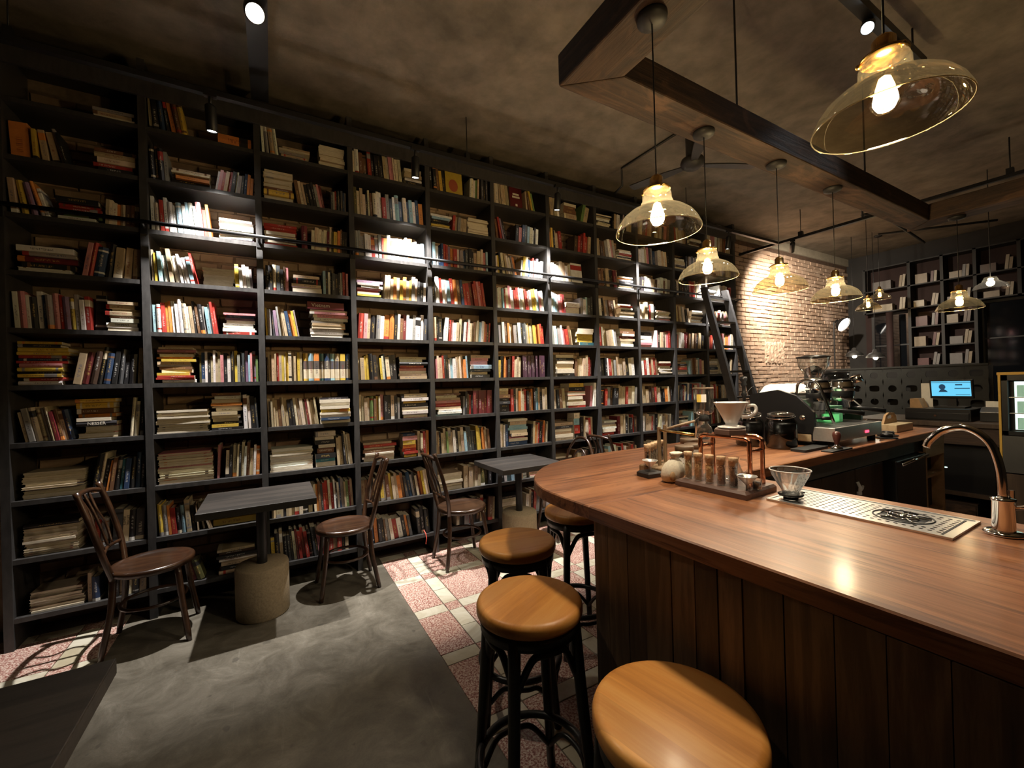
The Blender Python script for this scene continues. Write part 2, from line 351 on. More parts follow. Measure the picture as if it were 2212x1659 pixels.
def solo(mb, name, mat, label, cat, group=None, loc=(0, 0, 0), rz=0, bevel=0):
    o = link(name, mb.mesh(name, mat), None, loc, (0, 0, rz)); tag(o, label, cat, group)
    if bevel: bev(o, bevel)
    return o
def struct(mb, name, mat, bevel=0):
    o = link(name, mb.mesh(name, mat)); o['kind'] = 'structure'
    if bevel: bev(o, bevel)
    return o
def copy_tree(o, parent=None):
    c = o.copy(); COL.objects.link(c); c.parent = parent
    for ch in list(o.children): copy_tree(ch, c)
    return c
def spot(name, loc, aim, power, deg, blend, color, size=.03, parent=None):
    l = bpy.data.lights.new(name, 'SPOT'); l.energy = power; l.spot_size = R(deg); l.spot_blend = blend; l.color = color; l.shadow_soft_size = size
    o = bpy.data.objects.new(name, l); COL.objects.link(o)
    d = (Vector(aim)-Vector(loc)).normalized(); o.rotation_euler = d.to_track_quat('-Z', 'Y').to_euler()
    o.location = loc
    if parent is not None: o.parent = parent; o.location = Vector(loc)-Vector(parent.location)
    return o
def point(name, loc, power, color, size=.03, parent=None):
    l = bpy.data.lights.new(name, 'POINT'); l.energy = power; l.color = color; l.shadow_soft_size = size
    o = bpy.data.objects.new(name, l); COL.objects.link(o); o.location = loc
    if parent is not None: o.parent = parent
    return o
def aimxf(loc, aim):
    d = (Vector(aim)-Vector(loc)).normalized()
    return Matrix.Translation(loc) @ d.to_track_quat('-Z', 'Y').to_matrix().to_4x4()
def text_mesh(s, size, name='title', ext=.0004, bold=0):
    c = bpy.data.curves.new('t', 'FONT'); c.body = s; c.size = size; c.align_x = 'CENTER'; c.align_y = 'CENTER'; c.extrude = ext; c.offset = bold; c.resolution_u = 2
    o = bpy.data.objects.new('t', c); COL.objects.link(o); bpy.context.view_layer.update()
    me = bpy.data.meshes.new_from_object(o.evaluated_get(bpy.context.evaluated_depsgraph_get())); me.name = name
    bpy.data.objects.remove(o); bpy.data.curves.remove(c); return me
def px(p):
    d = Vector(p)-Vector((0, 0, CAMH)); z = d.dot(fw)
    return (IW/2+FPX*d.dot(cr)/z, IH/2-FPX*d.dot(cu)/z, z)
# ================================================================ the room
X0, X1, Y0, YW, ZC = -3.2, 10.1, -3.0, 3.90, 3.80
fl = struct(MB().box((X0-.2, Y0-.2, -.12), (X1+.2, YW+.2, -.006)), 'floor', 'grout')
part(MB().box((-.85, Y0, -.006), (.765, YW, 0)), 'concrete_slab', 'concrete', fl, 'worn grey concrete strip of the floor')
PT, TB, TS = .512, .408, .100   # tile repeat, red square, strip width
JT = .0025
def tile_mesh(w, d, mat):
    return MB().prism([(JT, JT), (w-JT, JT), (w-JT, d-JT), (JT, d-JT)], -.006, .0, ch=.0012).mesh('tile', mat)
TM = {}
def tile(x, y, w, d, mat, lo, hi):
    a, b = max(x, lo), min(x+w, hi)
    if b-a < .02: return
    k = (round(b-a, 3), round(d, 3), mat)
    if k not in TM: TM[k] = tile_mesh(b-a, d, mat)
    link('tile', TM[k], fl, (a, y, 0))
def tiles(lo, hi, ylo, yhi):
    i0 = math.floor((lo-1.073)/PT)
    for i in range(i0, i0+20):
        xs = 1.073+i*PT
        if xs > hi: break
        j0 = math.floor((ylo-2.705)/PT)
        for j in range(j0, j0+20):
            ys = 2.705+j*PT
            if ys+.2 > yhi: break
            tile(xs, ys, TB+.004, TB+.004, 'tile_red', lo, hi)               # red terrazzo square
            h = (TB+.004)/2
            for k in range(2):
                tile(xs+TB+.004, ys+k*h, TS, h, 'tile_white', lo, hi)          # strip along y
                tile(xs+k*h, ys+TB+.004, h, TS, 'tile_white', lo, hi)          # strip along x
            tile(xs+TB+.004, ys+TB+.004, TS, TS, 'tile_red', lo, hi)
tiles(.765, 3.6, .65, YW); tiles(-2.0, -.85, 2.6, YW)
struct(MB().box((X0-.2, Y0-.2, ZC), (X1+.2, YW+.2, ZC+.15)), 'ceiling', 'ceiling_plaster')
wb = struct(MB().box((X0, YW, 0), (5.86, YW+.2, ZC)), 'wall_back', 'mortar')
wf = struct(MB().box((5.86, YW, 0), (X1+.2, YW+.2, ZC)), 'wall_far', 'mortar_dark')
struct(MB().box((X0-.2, Y0, 0), (X0, YW+.2, ZC)), 'wall_left', 'dark_wall')
struct(MB().box((X0-.2, Y0-.2, 0), (X1+.2, Y0, ZC)), 'wall_front', 'dark_wall')
wr = struct(MB().box((X1, Y0, 0), (X1+.2, YW, ZC)), 'wall_right', 'dark_wall')
part(MB().box((5.83, YW-.07, 0), (5.97, YW, 3.42)), 'pilaster', 'plaster_strip', wf, 'pale plaster strip beside the bookcase', bevel=.01)
part(MB().box((5.86, YW-.03, 3.66), (X1, YW, ZC)), 'plaster_band', 'plaster_strip', wf)

def brick_mesh(sd, mat):
    rn = random.Random(sd); j = lambda a: rn.uniform(-a, a)
    w, h = .1065+j(.004), .0295+j(.0015)
    vs = []
    for sx, sz in ((-1, -1), (1, -1), (1, 1), (-1, 1)): vs.append((sx*w+j(.003), .004, sz*h+j(.002)))
    for sx, sz in ((-1, -1), (1, -1), (1, 1), (-1, 1)): vs.append((sx*(w-.004)+j(.004), -.013+j(.005), sz*(h-.004)+j(.004)))
    return MB().add(vs, [(0, 1, 5, 4), (1, 2, 6, 5), (2, 3, 7, 6), (3, 0, 4, 7), (4, 5, 6, 7)]).mesh('brick', mat)
def brickwork(wall, x0, x1, z0, z1, mat, keep, skip=None):
    ms = [brick_mesh(k, mat) for k in range(12)]; pos = []
    nz = int((z1-z0)/.0665)
    for r in range(nz):
        z = z0+.033+r*.0665; x = x0+.11-(.11 if r % 2 else 0)
        while x < x1-.02:
            if x-.10 > x0-.06 and x+.1 < x1+.06 and not (skip and skip(x, z)):
                pos.append((x+random.uniform(-.008, .008), z+random.uniform(-.004, .004)))
            x += .222+random.uniform(-.004, .004)
    def area(p):
        d = px((p[0], YW, p[1]))[2]; return keep(p)/d**2
    pos.sort(key=area, reverse=True)
    for k, (x, z) in enumerate(pos[:280]): link('brick', ms[k % 12], wall, (x, YW, z), (random.uniform(-.05, .05), random.uniform(-.02, .02), random.uniform(-.02, .02)))
    mb = MB(); rnd = []
    for k, (x, z) in enumerate(pos[280:]):
        me = ms[k % 12]; mb.add([tuple(v.co) for v in me.vertices], [tuple(p.vertices) for p in me.polygons], False, Matrix.Translation((x, YW, z))); rnd += [random.random()]*len(me.polygons)
    me = mb.mesh('brickwork', mat); a = me.attributes.new('brnd', 'FLOAT', 'FACE'); a.data.foreach_set('value', rnd)
    tag(link('brickwork', me, wall), kind='stuff')

# ================================================================ bookcase
CX0, CW, BY, BYB, PZ, Z10 = -1.352, .6469, 3.562, 3.885, .34, .183
bc = thing('bookcase', 'huge black floor to ceiling bookcase covering the brick wall', 'bookcase', (CX0, BY, 0))
ux = [CX0+k*CW for k in range(12)]
for k in range(12): part(MB().box((ux[k]-.02, BY, 0), (ux[k]+.02, BYB, 3.68)), 'upright', 'shelf_black', bc, world=True)
def srow(r): return Z10+(10-r)*PZ
for k in range(11):
    for r in range(1, 11):
        part(MB().box((ux[k]+.02, BY+.006, srow(r)-.028), (ux[k+1]-.02, BYB, srow(r))), 'shelf', 'shelf_black', bc, world=True)
part(MB().box((ux[0]-.02, BY-.02, 3.43), (ux[11]+.02, BY, 3.565)), 'fascia', 'shelf_black', bc, world=True)
part(MB().box((ux[0]-.02, BY, 3.54), (ux[11]+.02, BYB, 3.565)), 'top_board', 'shelf_black', bc, world=True)
rl = MB().tube([(ux[0]-.1, 3.50, 2.586), (ux[11]+.03, 3.50, 2.586)], .013, 12)
rlo = part(rl, 'ladder_rail', 'black_metal', bc, 'black pipe rail running along the shelves', world=True)
for k in range(12):
    part(MB().tube([(ux[k], 3.50, 2.586), (ux[k], 3.53, 2.575), (ux[k], BY+.005, 2.56)], .009, 8).cbox((ux[k], BY-.003, 2.56), (.035, .006, .07)), 'rail_bracket', 'black_metal', rlo, world=True)
gapz = lambda z: ((z-Z10) % PZ)
brickwork(wb, ux[0]+.02, ux[11]-.02, .2, 3.5, 'brick_shelf', lambda p: (2.5 if gapz(p[1]) > .2 else .5))
brickwork(wf, 5.99, X1-.02, .2, 3.64, 'brick', lambda p: (1 if p[1] > 1.2 else .05))

# ---------------------------------------------------------------- books
PAL = dict(w=(.80, .78, .73), c=(.70, .61, .45), t=(.50, .39, .25), b=(.17, .085, .045), k=(.018, .017, .018), r=(.38, .04, .03), o=(.68, .25, .06),
           y=(.66, .46, .07), g=(.16, .26, .09), n=(.03, .06, .13), l=(.30, .47, .56), p=(.60, .25, .27), m=(.15, .022, .025), v=(.27, .18, .28),
           e=(.30, .28, .27), s=(.06, .063, .068), a=(.05, .18, .24), q=(.10, .09, .035), i=(.07, .04, .028), V=(.075, .03, .06))
NAME = dict(w='white', c='cream', t='tan', b='brown', k='black', r='red', o='orange', y='yellow', g='green', n='navy', l='pale blue', p='pink', m='maroon',
            v='lilac', e='grey', s='slate grey', a='teal', q='olive', i='dark brown', V='dark purple')
# every cell: segments left to right.  u x0 x1 colours lean height | s x0 x1 colours(top to bottom) height | f x0 x1 colour height
CELLS = {
(1,1): 's .62 .98 etm .24', (1,2): 'u .03 .17 o -3 .72; u .19 .45 yttek -13 .72; s .62 .98 btcrk .5',
(1,3): 'u .03 .3 tyvow -14 .72; s .34 .69 krrgw .46; u .71 .98 tccotibi 2 .55', (1,4): 's .05 .48 wemkw .52; u .52 .98 prnkttt 9 .72',
(1,5): 'u .03 .585 wpwkwneprvyewr -3 .75; f .60 .685 k .75; s .69 .98 ttttbwll .62', (1,6): 's .03 .40 ykyyrnrpykyrw .85; u .43 .98 tmiknkskkt 10 .78',
(1,7): 'u .08 .44 tectetmbtn -10 .72; s .45 .76 yybokkct .80; u .86 .98 cck 5 .85', (1,8): 's .05 .5 ccccccccccc .5; u .55 .98 kckobkanknk 9 .80',
(1,9): 's .05 .45 kcccccccctt .60; u .55 .66 re 4 .65; u .70 .96 scks 3 .72', (1,10): 's .08 .48 ccccccc .38; u .5 .6 tn 0 .6; u .66 .97 cktckc 2 .5',
(2,1): 'u .02 .36 tknkoby -9 .80; s .64 .98 o .26', (2,2): 'u .02 .18 kkke -3 .85; s .2 .56 ccbokk .36; u .6 .98 wprtrkwesnoo 9 .55',
(2,3): 'u .01 .56 wcrwwwlwlwwpro -5 .78; s .63 .98 wwwwwwwv .5', (2,4): 'u .01 .42 cylwtwwwwlr -10 .74; s .46 .77 cccccccc .4; u .78 .96 ywwwe -4 .6',
(2,5): 'u .01 .6 lwroowwwcctkbkelwrr -6 .76; s .64 .98 pnvwwwrwr .5', (2,6): 's .02 .38 tpbooytwbmyrrw .78; u .41 .99 qnwktwttpkwkyessvlpvg 0 .74',
(2,7): 's .01 .5 tcccccccccc .5; s .51 .82 bwcoowttckyk .85; u .83 .98 wwks -3 .85', (2,8): 's .01 .52 pccccpcccccc .66; u .55 .61 p 8 .8; u .63 .98 ckcckcwbtwo 3 .8',
(2,9): 'u .02 .34 yeorkltk -4 .72; u .36 .5 tctt -16 .7; s .5 .98 y .16', (2,10): 'u .3 .42 mq -14 .5; s .52 .98 tikwtkt .55',
(3,1): 'u .02 .2 wetw -6 .8; s .2 .56 tcetw .32; s .66 .98 cttttttt .58', (3,2): 's .02 .35 ttttbyt .75; u .4 .72 bctkkkepm -10 .66; u .79 .98 serssksne 0 .58',
(3,3): 's .01 .38 rrrwkrwr .52; u .43 .50 m 0 .62; u .54 .98 ctccccmtqyobkk 2 .66', (3,4): 'u .02 .27 kkcskip 0 .66; s .28 .66 ckcv .45; u .67 .98 lkwkskkesrp 0 .66',
(3,5): 'u .01 .38 yesvettnoye -9 .74; s .5 .98 mrppwetteww .9', (3,6): 'u .01 .40 tttttrtycycettyt 0 .74; u .41 .98 yloanltyn 0 .72',
(3,7): 'u .01 .58 ctttbttkkctccmcctt -7 .74; u .6 .98 csegry -3 .74; s .59 .96 kwmwywwnw .66', (3,8): 's .01 .5 wwwwwwwww .55; s .52 .77 ctkkbkak .9; u .79 .98 ttkcct -5 .88',
(3,9): 'u .02 .48 tttstttckt 0 .7; u .5 .98 cobsrrcrwkwnetgmt -3 .78', (3,10): 'u .01 .62 yktkskcmrrrkskpr -7 .78; u .63 .9 rrtrkt 0 .5',
(4,1): 'u .01 .68 cwbbrkkkktcppccc -5 .78; s .71 .98 cttewk .5', (4,2): 'u .01 .98 qctckcbcwwrekwlncnlwno -3 .8', (4,3): 'u .01 .98 eeewwreerowwwtlwoowwll -2 .75',
(4,4): 's .01 .38 vwwprwyl .48; u .39 .98 tttocyotyetskw 3 .75', (4,5): 'u .01 .98 rptkewookcbmwwewws 4 .8', (4,6): 'u .01 .54 ttyykkeycnckk -4 .8; s .56 .98 cwkrpwwt .62',
(4,7): 'u .01 .56 ctttgbycpkktke 0 .78; s .58 .98 cwykcwp .68', (4,8): 's .01 .5 trtbwcct .5; s .58 .80 npyorry .66; u .81 .98 tcrbo 0 .85', (4,9): 'u .01 .98 tbekttywbyctobsnescmoyct -9 .78',
(4,10): 'u .01 .7 lbnokkbecrwkos -9 .72; u .78 .96 skk -5 .85',
(5,1): 'u .01 .28 kkbyk -5 .85; f .30 .58 y .8; u .66 .82 wcwgt 3 .7; u .87 .98 sks 0 .8', (5,2): 's .01 .36 wlkkyw .42; u .37 .6 rtett 5 .6; s .62 .98 ctttttt .52',
(5,3): 'u .03 .96 lwnnrrvorwenskkttcpl 0 .74', (5,4): 'u .01 .9 kwrwwlrobnrrmrrprr -7 .84', (5,5): 'u .01 .16 tkk 0 .85; u .18 .96 wrpwtckwrwctbttlworkr 5 .76',
(5,6): 'u .01 .56 rpctrkkwlwttctol -3 .76; s .6 .98 tpplnck .7', (5,7): 's .01 .44 bctprtwwl .65; u .47 .62 ekbrk 2 .75; u .63 .98 mmmmmmm 0 .8',
(5,8): 'u .01 .92 tbkttgttwkttlssskyykoottb -5 .8', (5,9): 's .01 .42 tccct .5; u .44 .92 tttctqqk 0 .74', (5,10): 'u .3 .95 tkepkbtkbt 3 .85',
(6,1): 'u .01 .32 tctttt -5 .85; f .365 .61 m .8; u .64 .82 tbyg -12 .8', (6,2): 'u .02 .24 tbrvk -12 .78; u .42 .86 kpnslcwkw 4 .68', (6,3): 'u .01 .44 wykctwweo -12 .75; u .5 .94 wycnlprpvww 5 .74',
(6,4): 'u .01 .95 ewwlrcpwwrrwwtrrwwyywlpw -6 .84', (6,5): 'u .01 .95 lewbowteewksetytqyoorr -4 .76', (6,6): 'u .01 .46 yknopkbrcctct 3 .74; u .48 .92 VVVVVVVVVVVV 0 .8',
(6,7): 's .01 .22 ctbkskk .75; u .24 .96 rkcoctrkboklatkct 0 .82', (6,8): 'u .01 .16 ccwn 0 .85; s .18 .56 ctllttprn .85; u .6 .96 ktotrkkrobce 4 .8',
(7,3): 'u .01 .5 lwwwctwtw -4 .74; f .54 .80 w .75', (7,4): 'u .01 .34 wlleprm -7 .8; s .36 .68 wr .4; u .7 .98 ewlss 0 .75', (7,5): 'u .01 .5 ewlewprbt -8 .74; s .56 .98 ttyyya .6',
(7,6): 's .1 .5 tktkttk .75; u .52 .9 btcttrm 2 .8', (7,7): 'u .01 .3 tkbt -4 .75; s .32 .74 ykrwtcr .85; u .86 .98 pw 4 .95', (7,8): 's .01 .45 tkctcc .6; s .46 .6 clrk .9; u .62 .9 ktcrt 0 .85',
(7,2): 'u .01 .3 oykttr -5 .75; u .58 .94 irmrrt 5 .8', (7,1): 'u .01 .28 tttw -8 .85; s .34 .66 tbbt .6; u .72 .9 gt 14 .75',
}
RND = ('tbkwcktpcbne', 'wstwlwpecrwt', 'kitbkimtckow', 'ttcbkctteskw', 'wlwewkwrwwlp', 'rkmwbkritcti')
def rcell(c, r):
    rn = random.Random(c*31+r*7); p = ''.join(rn.choice(rn.choice(RND)) for _ in range(40)); m = rn.random()
    if m < .45: return 'u .02 .96 %s %d %.2f' % (p[:rn.randint(12, 16)], rn.choice((-7, -4, 0, 4, 5)), rn.uniform(.7, .82))
    if m < .75: return 'u .02 .52 %s %d .76; s .56 .97 %s %.2f' % (p[:8], rn.choice((-9, -5, 0)), p[10:17], rn.uniform(.4, .7))
    return 's .03 .42 %s %.2f; u .46 .95 %s %d .78' % (p[:6], rn.uniform(.4, .7), p[10:18], rn.choice((0, 4, 6)))
ORD = 'zeroth first second third fourth fifth sixth seventh eighth ninth tenth eleventh twelfth'.split()
def ordw(n): return ORD[n] if n < 13 else '%d%s' % (n, {1: 'st', 2: 'nd', 3: 'rd'}.get(n % 10 if n not in (11, 12, 13) else 0, 'th'))
BOOKS = []   # dict: xf (placement), t,h,d, col, words, back(pages to front), bands, title
def jit(c, rn, a=.16):
    k = 1+rn.uniform(-a, a); return tuple(max(0, min(.9, x*k*(1+rn.uniform(-.06, .06)))) for x in c)
def fill(c, r, spec):
    rn = random.Random(c*101+r); x0 = ux[c-1]+.022; cw = CW-.044; z = srow(r)+.0008; CH = PZ-.03
    base = BY+.036; nu = 0; segs = [s.split() for s in spec.split(';')]; nst = sum(1 for s in segs if s[0] == 's'); ist = 0
    front = any(s[0] == 's' for s in segs) and (c, r) in ((3, 7), (4, 6), (4, 7))
    stx = [float(s[1]) for s in segs if s[0] == 's']; behind = lambda xa: (c, r) == (3, 7) and (xa-x0)/cw > .55
    for sg in segs:
        k = sg[0]; a, b = x0+float(sg[1])*cw, x0+float(sg[2])*cw; cols = sg[3]
        if k == 's': a = max(a, x0+.008); b = min(b, x0+cw-.008)
        if k == 'u':
            lean = R(float(sg[4])); hh = float(sg[5])*CH*(.95 if c < 4 else .89); n = len(cols)
            ws = [rn.uniform(.6, 1.45)*(1.0 if (c, r) != (3, 6) or float(sg[1]) < .4 else 1) for _ in cols]
            if (c, r) == (3, 6) and float(sg[1]) > .4: ws = [1]*n
            if len(set(cols)) == 1 and n > 5: ws = [1]*n
            tot = sum(ws); H = hh*1.05; pe = max([x0]+[x0+float(q[2])*cw for q in segs if float(q[2]) <= float(sg[1])+.001]); ns = min([x0+cw]+[x0+float(q[1])*cw for q in segs if float(q[1]) >= float(sg[2])-.001]); room = max(0, min(1, ((a-pe) if lean < 0 else (ns-b))/H)); aw = min(abs(lean), math.asin(room))
            ramp = [aw+(abs(lean)-aw)*min(1, i/max(1, (n-1)*.7)) for i in range(n)]      # angle grows away from the side panel
            if lean > 0: ramp.reverse()
            extra = H*(math.sin(abs(lean))-math.sin(aw)); av = (b-a-extra)*math.cos(lean); x = a; pv = None
            for i, ch in enumerate(cols):
                w = ws[i]/tot*av; L = math.copysign(ramp[i], lean) if lean else 0
                if pv is not None: x += H*abs(math.sin(L)-math.sin(pv))
                pv = L
                hb = hh*(rn.uniform(.82, 1.04) if len(set(cols)) > 1 else 1); d = hb*rn.uniform(.66, .76)
                if (c, r) == (3, 6) and float(sg[1]) > .4: hb = hh; d = hh*.7
                if behind(a): d = min(d, .14)
                t = w*.965; yf = base+rn.uniform(-.012, .012)+(.13 if behind(a) else 0)
                if L >= 0: xf = Matrix.Translation((x+t/math.cos(L), yf, z)) @ Matrix.Rotation(L, 4, 'Y') @ Matrix.Translation((-t, 0, 0))
                else: xf = Matrix.Translation((x, yf, z)) @ Matrix.Rotation(L, 4, 'Y')
                x += w/math.cos(L); nu += 1
                pos = 'leaning' if abs(L) > R(3.5) else 'upright'
                th = 'thin ' if t < .016 else ('thick ' if t > .034 else '')
                BOOKS.append(dict(xf=xf, t=t, h=hb, d=min(d, .24), ch=ch, col=jit(PAL[ch], rn), c=c, r=r, rs=rn.random(), back=False, flat=False,
                    label='%s%s %s book, %s from left on %s shelf down, %s bay' % (th, NAME[ch], pos, ordw(nu), ordw(r), ordw(c)), key=(c, r, k, nu),
                    pic=(c, r) == (3, 6) and float(sg[1]) > .4))
        elif k == 's':
            ist += 1; hh = float(sg[4])*CH; n = len(cols); ws = [rn.uniform(.65, 1.4) for _ in cols]
            if (c, r) == (3, 5): ws[0] = 2.6; ws[1] = .8
            tot = sum(ws); zz = z+hh; same = max(cols.count(q) for q in set(cols))/n > .55
            for i, ch in enumerate(cols):
                t = ws[i]/tot*hh; zz -= t; full = b-a; w = full*(rn.uniform(.93, 1.0) if same else rn.uniform(.78, 1.0)); d = min(.235 if (c, r) != (3, 7) else .13, max(.12, w*rn.uniform(.66, .8)))
                ox = a+(full-w)*rn.random(); yf = base+rn.uniform(-.012, .02)-(.03 if (c, r) == (3, 7) else 0)
                back = (same and ch in 'cwt') or rn.random() < .25
                if (c, r) == (3, 5) and i == 0: w = full*.92; ox = a-.05*full; back = False
                # local frame of a book: x thickness, y depth (spine at y=0), z height -> lay it on its side
                lay = Matrix(((0, 0, 1, 0), (0, 1, 0, 0), (-1, 0, 0, t), (0, 0, 0, 1)))
                xf = Matrix.Translation((ox, yf, zz)) @ Matrix.Translation((w/2, d/2, 0)) @ Matrix.Rotation(R(rn.uniform(-1.6, 1.6))+(PI if back else 0), 4, 'Z') @ Matrix.Translation((-w/2, -d/2, 0)) @ lay
                st = 'the stack' if nst == 1 else 'the %s stack' % ('left' if ist == 1 else 'right')
                BOOKS.append(dict(xf=xf, t=t*.97, h=w, d=d, ch=ch, col=jit(PAL[ch], rn), c=c, r=r, rs=rn.random(), back=back, flat=True, pic=False,
                    label='%s book, %s from top of %s, %s shelf down, %s bay' % (NAME[ch], ordw(i+1), st, ordw(r), ordw(c)), key=(c, r, k, ist, i)))
        else:
            hh = float(sg[4])*CH; w = b-a; t = .02
            xf = Matrix.Translation((a, base+.03, z+.003)) @ Matrix.Rotation(R(-6), 4, 'X') @ Matrix.Translation((w, 0, 0)) @ Matrix.Rotation(PI/2, 4, 'Z')
            BOOKS.append(dict(xf=xf, t=w if False else t, h=hh, d=w, ch=cols, col=jit(PAL[cols], rn), c=c, r=r, rs=rn.random(), back=False, flat=False, pic=False, face=True,
                label='%s book turned cover out on %s shelf down, %s bay' % (NAME[cols], ordw(r), ordw(c)), key=(c, r, k, 0)))
for c in range(1, 12):
    for r in range(1, 11): fill(c, r, CELLS.get((c, r)) or rcell(c, r))
def book_bands(bk):
    """colour bands along the spine, bottom to top"""
    rn = random.Random(int(bk['rs']*1e6)); c = bk['col']
    if bk['pic']: return [(0, .08, c), (.08, .42, PAL['c']), (.42, .72, (.12, .10, .09)), (.72, 1, c)]
    m = rn.random()
    lum = sum(c)/3
    alt = tuple(min(.85, x*.35+ (.0 if lum > .25 else .25)) for x in c) if m < .5 else PAL[rn.choice('wcrkobe')]
    if m < .50: return [(0, 1, c)]
    if m < .68: return [(0, .12, alt), (.12, 1, c)]
    if m < .84: return [(0, rn.uniform(.6, .72), c), (.74, .9, alt), (.9, 1, c)]
    return [(0, .1, c), (.1, .16, alt), (.16, .84, c), (.84, .9, alt), (.9, 1, c)]
def cover_geo(t, h, d, bands, bulge):
    """returns verts, faces, face colours index, spine flag"""
    b = min(.0028, t*.16); sp = [(0, .0035), (min(.003, t*.2), 0), (t/2, -bulge), (t-min(.003, t*.2), 0), (t, .0035)]
    zs = [0]
    for a in bands:
        if a[1] > zs[-1]+1e-6: zs.append(a[1])
    prof = [(0, d)]+sp+[(t, d), (t-b, d), (t-b, b*2), (b, b*2), (b, d)]
    n = len(prof); vs = []; fs = []; fc = []; fs_sp = []
    for zf in zs: vs += [(x, y, zf*h) for x, y in prof]
    for k in range(len(zs)-1):
        cc = next((q[2] for q in bands if q[0]-1e-6 <= (zs[k]+zs[k+1])/2 <= q[1]+1e-6), bands[0][2])
        for i in range(n):
            j = (i+1) % n; fs.append((k*n+i, k*n+j, (k+1)*n+j, (k+1)*n+i)); fc.append(cc); fs_sp.append(1 <= i <= 4)
    o = (len(zs)-1)*n
    for quad in ((0, 1, 9, 10), (5, 6, 7, 8), (1, 2, 3, 4, 5, 8, 9)):
        fs.append(tuple(reversed(quad))); fs.append(tuple(o+q for q in quad)); fc += [bands[0][2], bands[-1][2]]; fs_sp += [False, False]
    return vs, fs, fc, fs_sp, b
def book_mesh(name, vs, fs, fc, sp, inks, rns, dims, mat, mi=None):
    me = bpy.data.meshes.new(name); me.from_pydata(vs, [], fs)
    for m in (mat if isinstance(mat, list) else [mat]): me.materials.append(M[m])
    ca = me.color_attributes.new('Col', 'FLOAT_COLOR', 'CORNER'); ia = me.color_attributes.new('Ink', 'FLOAT_COLOR', 'CORNER'); uv = me.uv_layers.new(name='UV')
    cd, idt, ud = [], [], []
    for p in me.polygons:
        q = p.index
        for li in p.loop_indices:
            cd += [*fc[q], 1]; idt += [*inks[q], rns[q]]
            vi = me.loops[li].vertex_index
            ud += dims[q](vi) if sp[q] else (-1, -1)
    ca.data.foreach_set('color', cd); ia.data.foreach_set('color', idt); uv.data.foreach_set('uv', ud)
    if mi: me.polygons.foreach_set('material_index', mi)
    me.update(); return me
def ink_for(c, rs):
    lum = .3*c[0]+.6*c[1]+.1*c[2]
    return ((.03, .03, .035), (.25, .04, .03), (.05, .08, .2))[int(rs*9) % 3] if lum > .18 else ((.7, .66, .55), (.6, .42, .12), (.7, .7, .7))[int(rs*9) % 3]
PAGE = (.72, .65, .52)
def vis_area(bk):
    c = bk['xf'] @ Vector((bk['t']/2, 0, bk['h']/2)); x, y, z = px(c)
    if not (-15 < x < IW and 0 < y < IH): return 0
    fa = (bk['h']*bk['d'] if bk.get('face') else bk['t']*bk['h'])*FPX**2/z**2
    if bk['c'] == 1 and bk['r'] == 1: fa *= .6
    return fa
BOOKS.sort(key=vis_area, reverse=True)
TITLES = {(3, 5, 's', 1, 0): ('Vietnam', .040, 'title_light'), (1, 7, 's', 1, 5): ('NESSER', .026, 'title_light'), (1, 5, 's', 1, 6): ('SONNAM', .016, 'ink'),
          (1, 5, 's', 1, 7): ('SONNAM', .016, 'ink'), (1, 9, 'u', 4): ('LETHAL\nWHITE', .019, 'ink'), (3, 8, 's', 2, 4): ('GERRITSEN', .018, 'title_light')}
rest = dict(v=[], f=[], c=[], sp=[], ink=[], rn=[], dm=[], mi=[])
NB = 0
